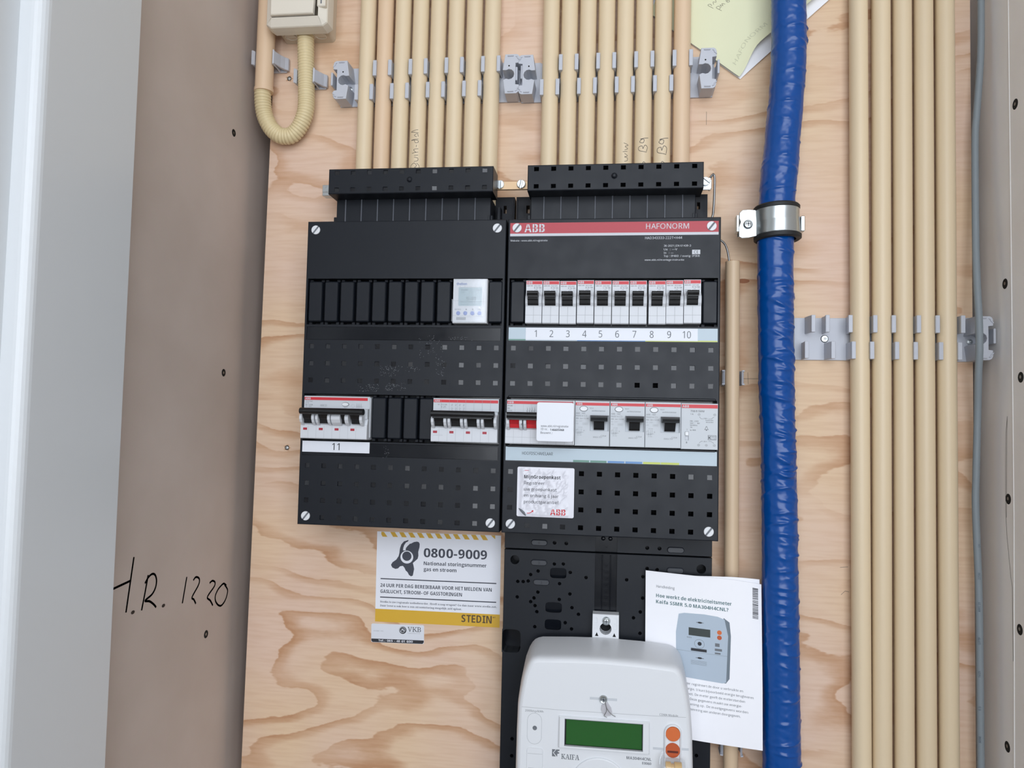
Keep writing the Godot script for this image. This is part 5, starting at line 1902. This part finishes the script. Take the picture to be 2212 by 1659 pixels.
func build_papers():
	var b: Mb
	# loose sheets behind the blue pipe; e1 runs up-left along the lower edge, e2 up-right
	var c0 := Vector3(252.8, 179.2, 1.0)
	var e1 := Vector3(-0.787, 0.617, 0)
	var e2 := Vector3(0.741, 0.671, 0)
	var t := thing("paper_sheet", "white paper sheet lying under the yellow one at the top right", "paper", c0.x, c0.y, 0)
	b = Mb.new(m.paper)
	b.g = 1
	for side in 2:
		for i in 16:
			for j in 16:
				var q := []
				for k in [[0, 0], [1, 0], [1, 1], [0, 1]]:
					var a: float = 150.0 * (i + k[0]) / 16.0
					var d: float = 190.0 * (j + k[1]) / 16.0
					var z := 1.2 + 2.4 * exp(-a / 14.0) * (1.0 - exp(-d / 20.0)) + 0.4 * sin(d / 30.0)
					q.append(e1 * a + e2 * d + Vector3(0, 0, z - 0.2 * side))
				if side == 1:
					b.quad(q[0], q[1], q[2], q[3])
				else:
					b.quad(q[3], q[2], q[1], q[0])
	b.g = -1
	part("sheet", b, t)
	t = thing("paper_sheet", "pale yellow note sheet with curled corner beside the top of the blue pipe", "paper", c0.x, c0.y, 0)
	b = Mb.new(m.paper_yellow)
	b.g = 1
	var shape := func(a: float, d: float) -> Vector3:
		var s: float = clampf(d / 42.0, 0.0, 1.0)
		var edge: float = 2.0 + 10.5 * s * s * (3.0 - 2.0 * s) + 2.0 * sin(d / 26.0)
		var rim := exp(-a / 12.0)
		var p: Vector3 = e1 * (edge + a) + e2 * d
		p.z = 3.6 + 0.9 * sin(a / 18.0) + rim * (1.5 + 8.0 * s)
		return p
	for side in 2:
		for i in 30:
			for j in 30:
				var q := []
				for k in [[0, 0], [1, 0], [1, 1], [0, 1]]:
					q.append(shape.call(130.0 * pow((i + k[0]) / 30.0, 1.6), 150.0 * pow((j + k[1]) / 30.0, 1.4)) - Vector3(0, 0, 0.2 * side))
				if side == 1:
					b.quad(q[0], q[1], q[2], q[3])
				else:
					b.quad(q[3], q[2], q[1], q[0])
	b.g = -1
	part("sheet", b, t)
	b = Mb.new(m.pencil)
	b.warp = func(p: Vector3): return shape.call(p.y, p.x) + Vector3(0, 0, 0.15)
	b.span = 3.0
	for s in [[[50, 60], [49.4, 67], [52.4, 66.6], [52, 63.6], [49.8, 63.4]], [[53.4, 63.4], [54.6, 66.6], [55.6, 63.6], [57, 66.4], [58.6, 63.6]], [[63.6, 67], [62, 65.6], [64.6, 64], [63.4, 62.4], [61.6, 64], [65, 66.4]], [[47, 69], [46.4, 76], [49, 75], [48.4, 72.4]], [[51, 72], [53, 75], [54.4, 72.4], [56.4, 75]]]:
		pen(b, s, 0.35, 0)
	part("handwriting", b, t)
	var lift = b.warp
	b = Mb.new(mat("faint_print", c8(208, 208, 176), 0.7))
	b.warp = lift
	b.span = 3.0
	txt(b, "HAFONORM", 8, 11, 0, 4.6, {"w": 57})
	part("printed_name", b, t)
	# service sticker on the board
	t = thing("sticker", "white and yellow fault-number sticker reading 0800-9009 below the left unit", "sticker", -154.4, -449.7, 0)
	t.rotation.z = 0.0065
	b = Mb.new(m.sticker_cool)
	b.extr(pv([0, 0, 146.2, 0, 146.2, 103.8, 0, 103.8]), 0, 0.3, 0.0, true)
	part("sheet", b, t)
	b = Mb.new(m.yellow)
	b.rect(0, 0, 146.2, 14.6, 0.34)
	for i in 13:
		var x := 5.0 + 10.62 * i
		var w: float = 5.2 if i == 12 else 9.0
		if i == 12:
			b.flat(pv([x + 2, 103.6, x + 7, 103.6, x + 7, 99.4]), 0.34)
		else:
			b.flat(pv([x, 103.6, x + 5.4 if i > 0 else x + 3.0, 103.6, x + 9.4, 98.0, x + 3.6, 98.0] if i > 0 else [5.0, 103.4, 8.0, 103.4, 12.4, 97.8, 6.6, 97.8, 5.0, 100.4]), 0.34)
	b.use(m.anthracite)
	var f := func(a: Array) -> PackedVector2Array:
		var o := []
		for i in range(0, a.size(), 2):
			var zx: float = a[i]
			var zy: float = a[i + 1]
			o += [(zx - 213.0 + 0.027 * (zy - 105.0)) * 0.0921, 103.8 - (zy - 105.0 - 0.0335 * (zx - 213.0)) * 0.0893]
		return pv(o)
	b.flat(f.call([617, 217, 560, 235, 525, 275, 508, 325, 500, 385, 490, 425, 460, 470, 410, 505, 391, 538, 408, 572, 448, 590, 482, 583, 510, 555, 545, 550, 566, 575, 580, 608, 606, 632, 622, 665, 648, 683, 672, 675, 680, 640, 690, 590, 684, 552, 674, 512, 700, 490, 736, 458, 746, 418, 744, 370, 760, 312, 764, 268, 752, 244, 728, 237, 690, 243, 645, 266]), 0.34)
	b.use(m.sticker_cool)
	b.flat(f.call([600, 215, 622, 214, 622, 240, 596, 262, 578, 300, 566, 345, 590, 345, 596, 318, 612, 292, 640, 268, 676, 244, 660, 232, 640, 225]), 0.36)
	b.flat(f.call([622, 217, 660, 225, 665, 250, 640, 262, 605, 296, 585, 322, 582, 350, 548, 352, 551, 320, 563, 283, 585, 250, 612, 236]), 0.38)
	b.flat(oval((597.0 - 213 + 0.027 * 322) * 0.0921, 103.8 - (437.0 - 105 - 0.0335 * 384) * 0.0893, 7.6, 7.4, 32), 0.40)
	b.use(m.anthracite)
	b.flat(oval((597.0 - 213 + 0.027 * 322) * 0.0921, 103.8 - (425.0 - 105 - 0.0335 * 384) * 0.0893, 5.5, 5.4, 32), 0.42)
	txt(b, "0800-9009", 56.2, 76.0, 0.36, 10.4, {"b": true, "w": 74})
	txt(b, "Nationaal storingsnummer", 56.4, 67.0, 0.36, 4.0, {"b": true, "w": 73.4})
	txt(b, "gas en stroom", 56.4, 60.2, 0.36, 4.0, {"b": true, "w": 38.6})
	b.rect(5.4, 48.8, 141.6, 50.0, 0.34)
	b.rect(5.4, 27.6, 141.8, 28.8, 0.34)
	txt(b, "24 UUR PER DAG BEREIKBAAR VOOR HET MELDEN VAN", 5.4, 40.0, 0.36, 4.0, {"b": true, "w": 131})
	txt(b, "GASLUCHT, STROOM- OF GASSTORINGEN", 5.6, 33.0, 0.36, 4.0, {"b": true, "w": 96.4})
	txt(b, "Stedin is uw regionale netbeheerder. Heeft u nog vragen? Ga dan naar www.stedin.net.", 5.6, 22.0, 0.36, 2.1, {"serif": true, "b": true, "w": 137})
	txt(b, "Daar leest u ook hoe u een stroomstoring mogelijk zelf oplost.", 5.6, 17.6, 0.36, 2.1, {"serif": true, "b": true, "w": 96.6})
	b.use(mat("brown_ink", c8(92, 72, 44), 0.5))
	txt(b, "STEDIN", 102.0, 4.2, 0.36, 8.4, {"b": true, "w": 35})
	txt(b, ".NET", 137.6, 10.4, 0.36, 1.4, {"b": true, "w": 3.8})
	part("print", b, t)
	t = thing("sticker", "small white installer label with black phone-number bar under the fault-number sticker", "sticker", -158.3, -473.6, 0)
	t.rotation.z = 0.02
	b = Mb.new(m.sticker_white)
	b.extr(rr(0, 0, 62.8, 21.4, 1.8), 0.0, 0.45, 0.1, true)
	part("sheet", b, t)
	b = Mb.new(m.ink)
	b.flat(pv([0.3, 1.8, 1.8, 0.3, 61, 0.3, 62.5, 1.8, 62.5, 4.2, 0.3, 4.2]), 0.48)
	b.use(m.sticker_white)
	txt(b, "Tel.: 085 - 48 61 600", 8.6, 1.2, 0.52, 2.3, {"b": true, "w": 41})
	b.use(m.ink)
	txt(b, "VKB", 43.4, 13.6, 0.5, 5.4, {"serif": true, "w": 15.6})
	b.flat(oval(37.6, 15.0, 4.3, 4.2, 24), 0.5)
	b.use(m.sticker_white)
	ring(b, 37.2, 15.4, 3.2, 3.1, 0.5, 0.53, 20)
	ink(b, [[35.4, 13.4], [36.8, 16.8], [37.4, 15.2], [38.4, 16.8], [38.0, 14.0], [39.6, 15.0]], 0.6, 0.53)
	b.use(m.ink_dim)
	txt(b, "installatietechniek", 43.4, 11.4, 0.5, 1.0, {"w": 15})
	txt(b, "instal. no.", 3.0, 12.6, 0.5, 1.4, {"w": 12})
	part("print", b, t)
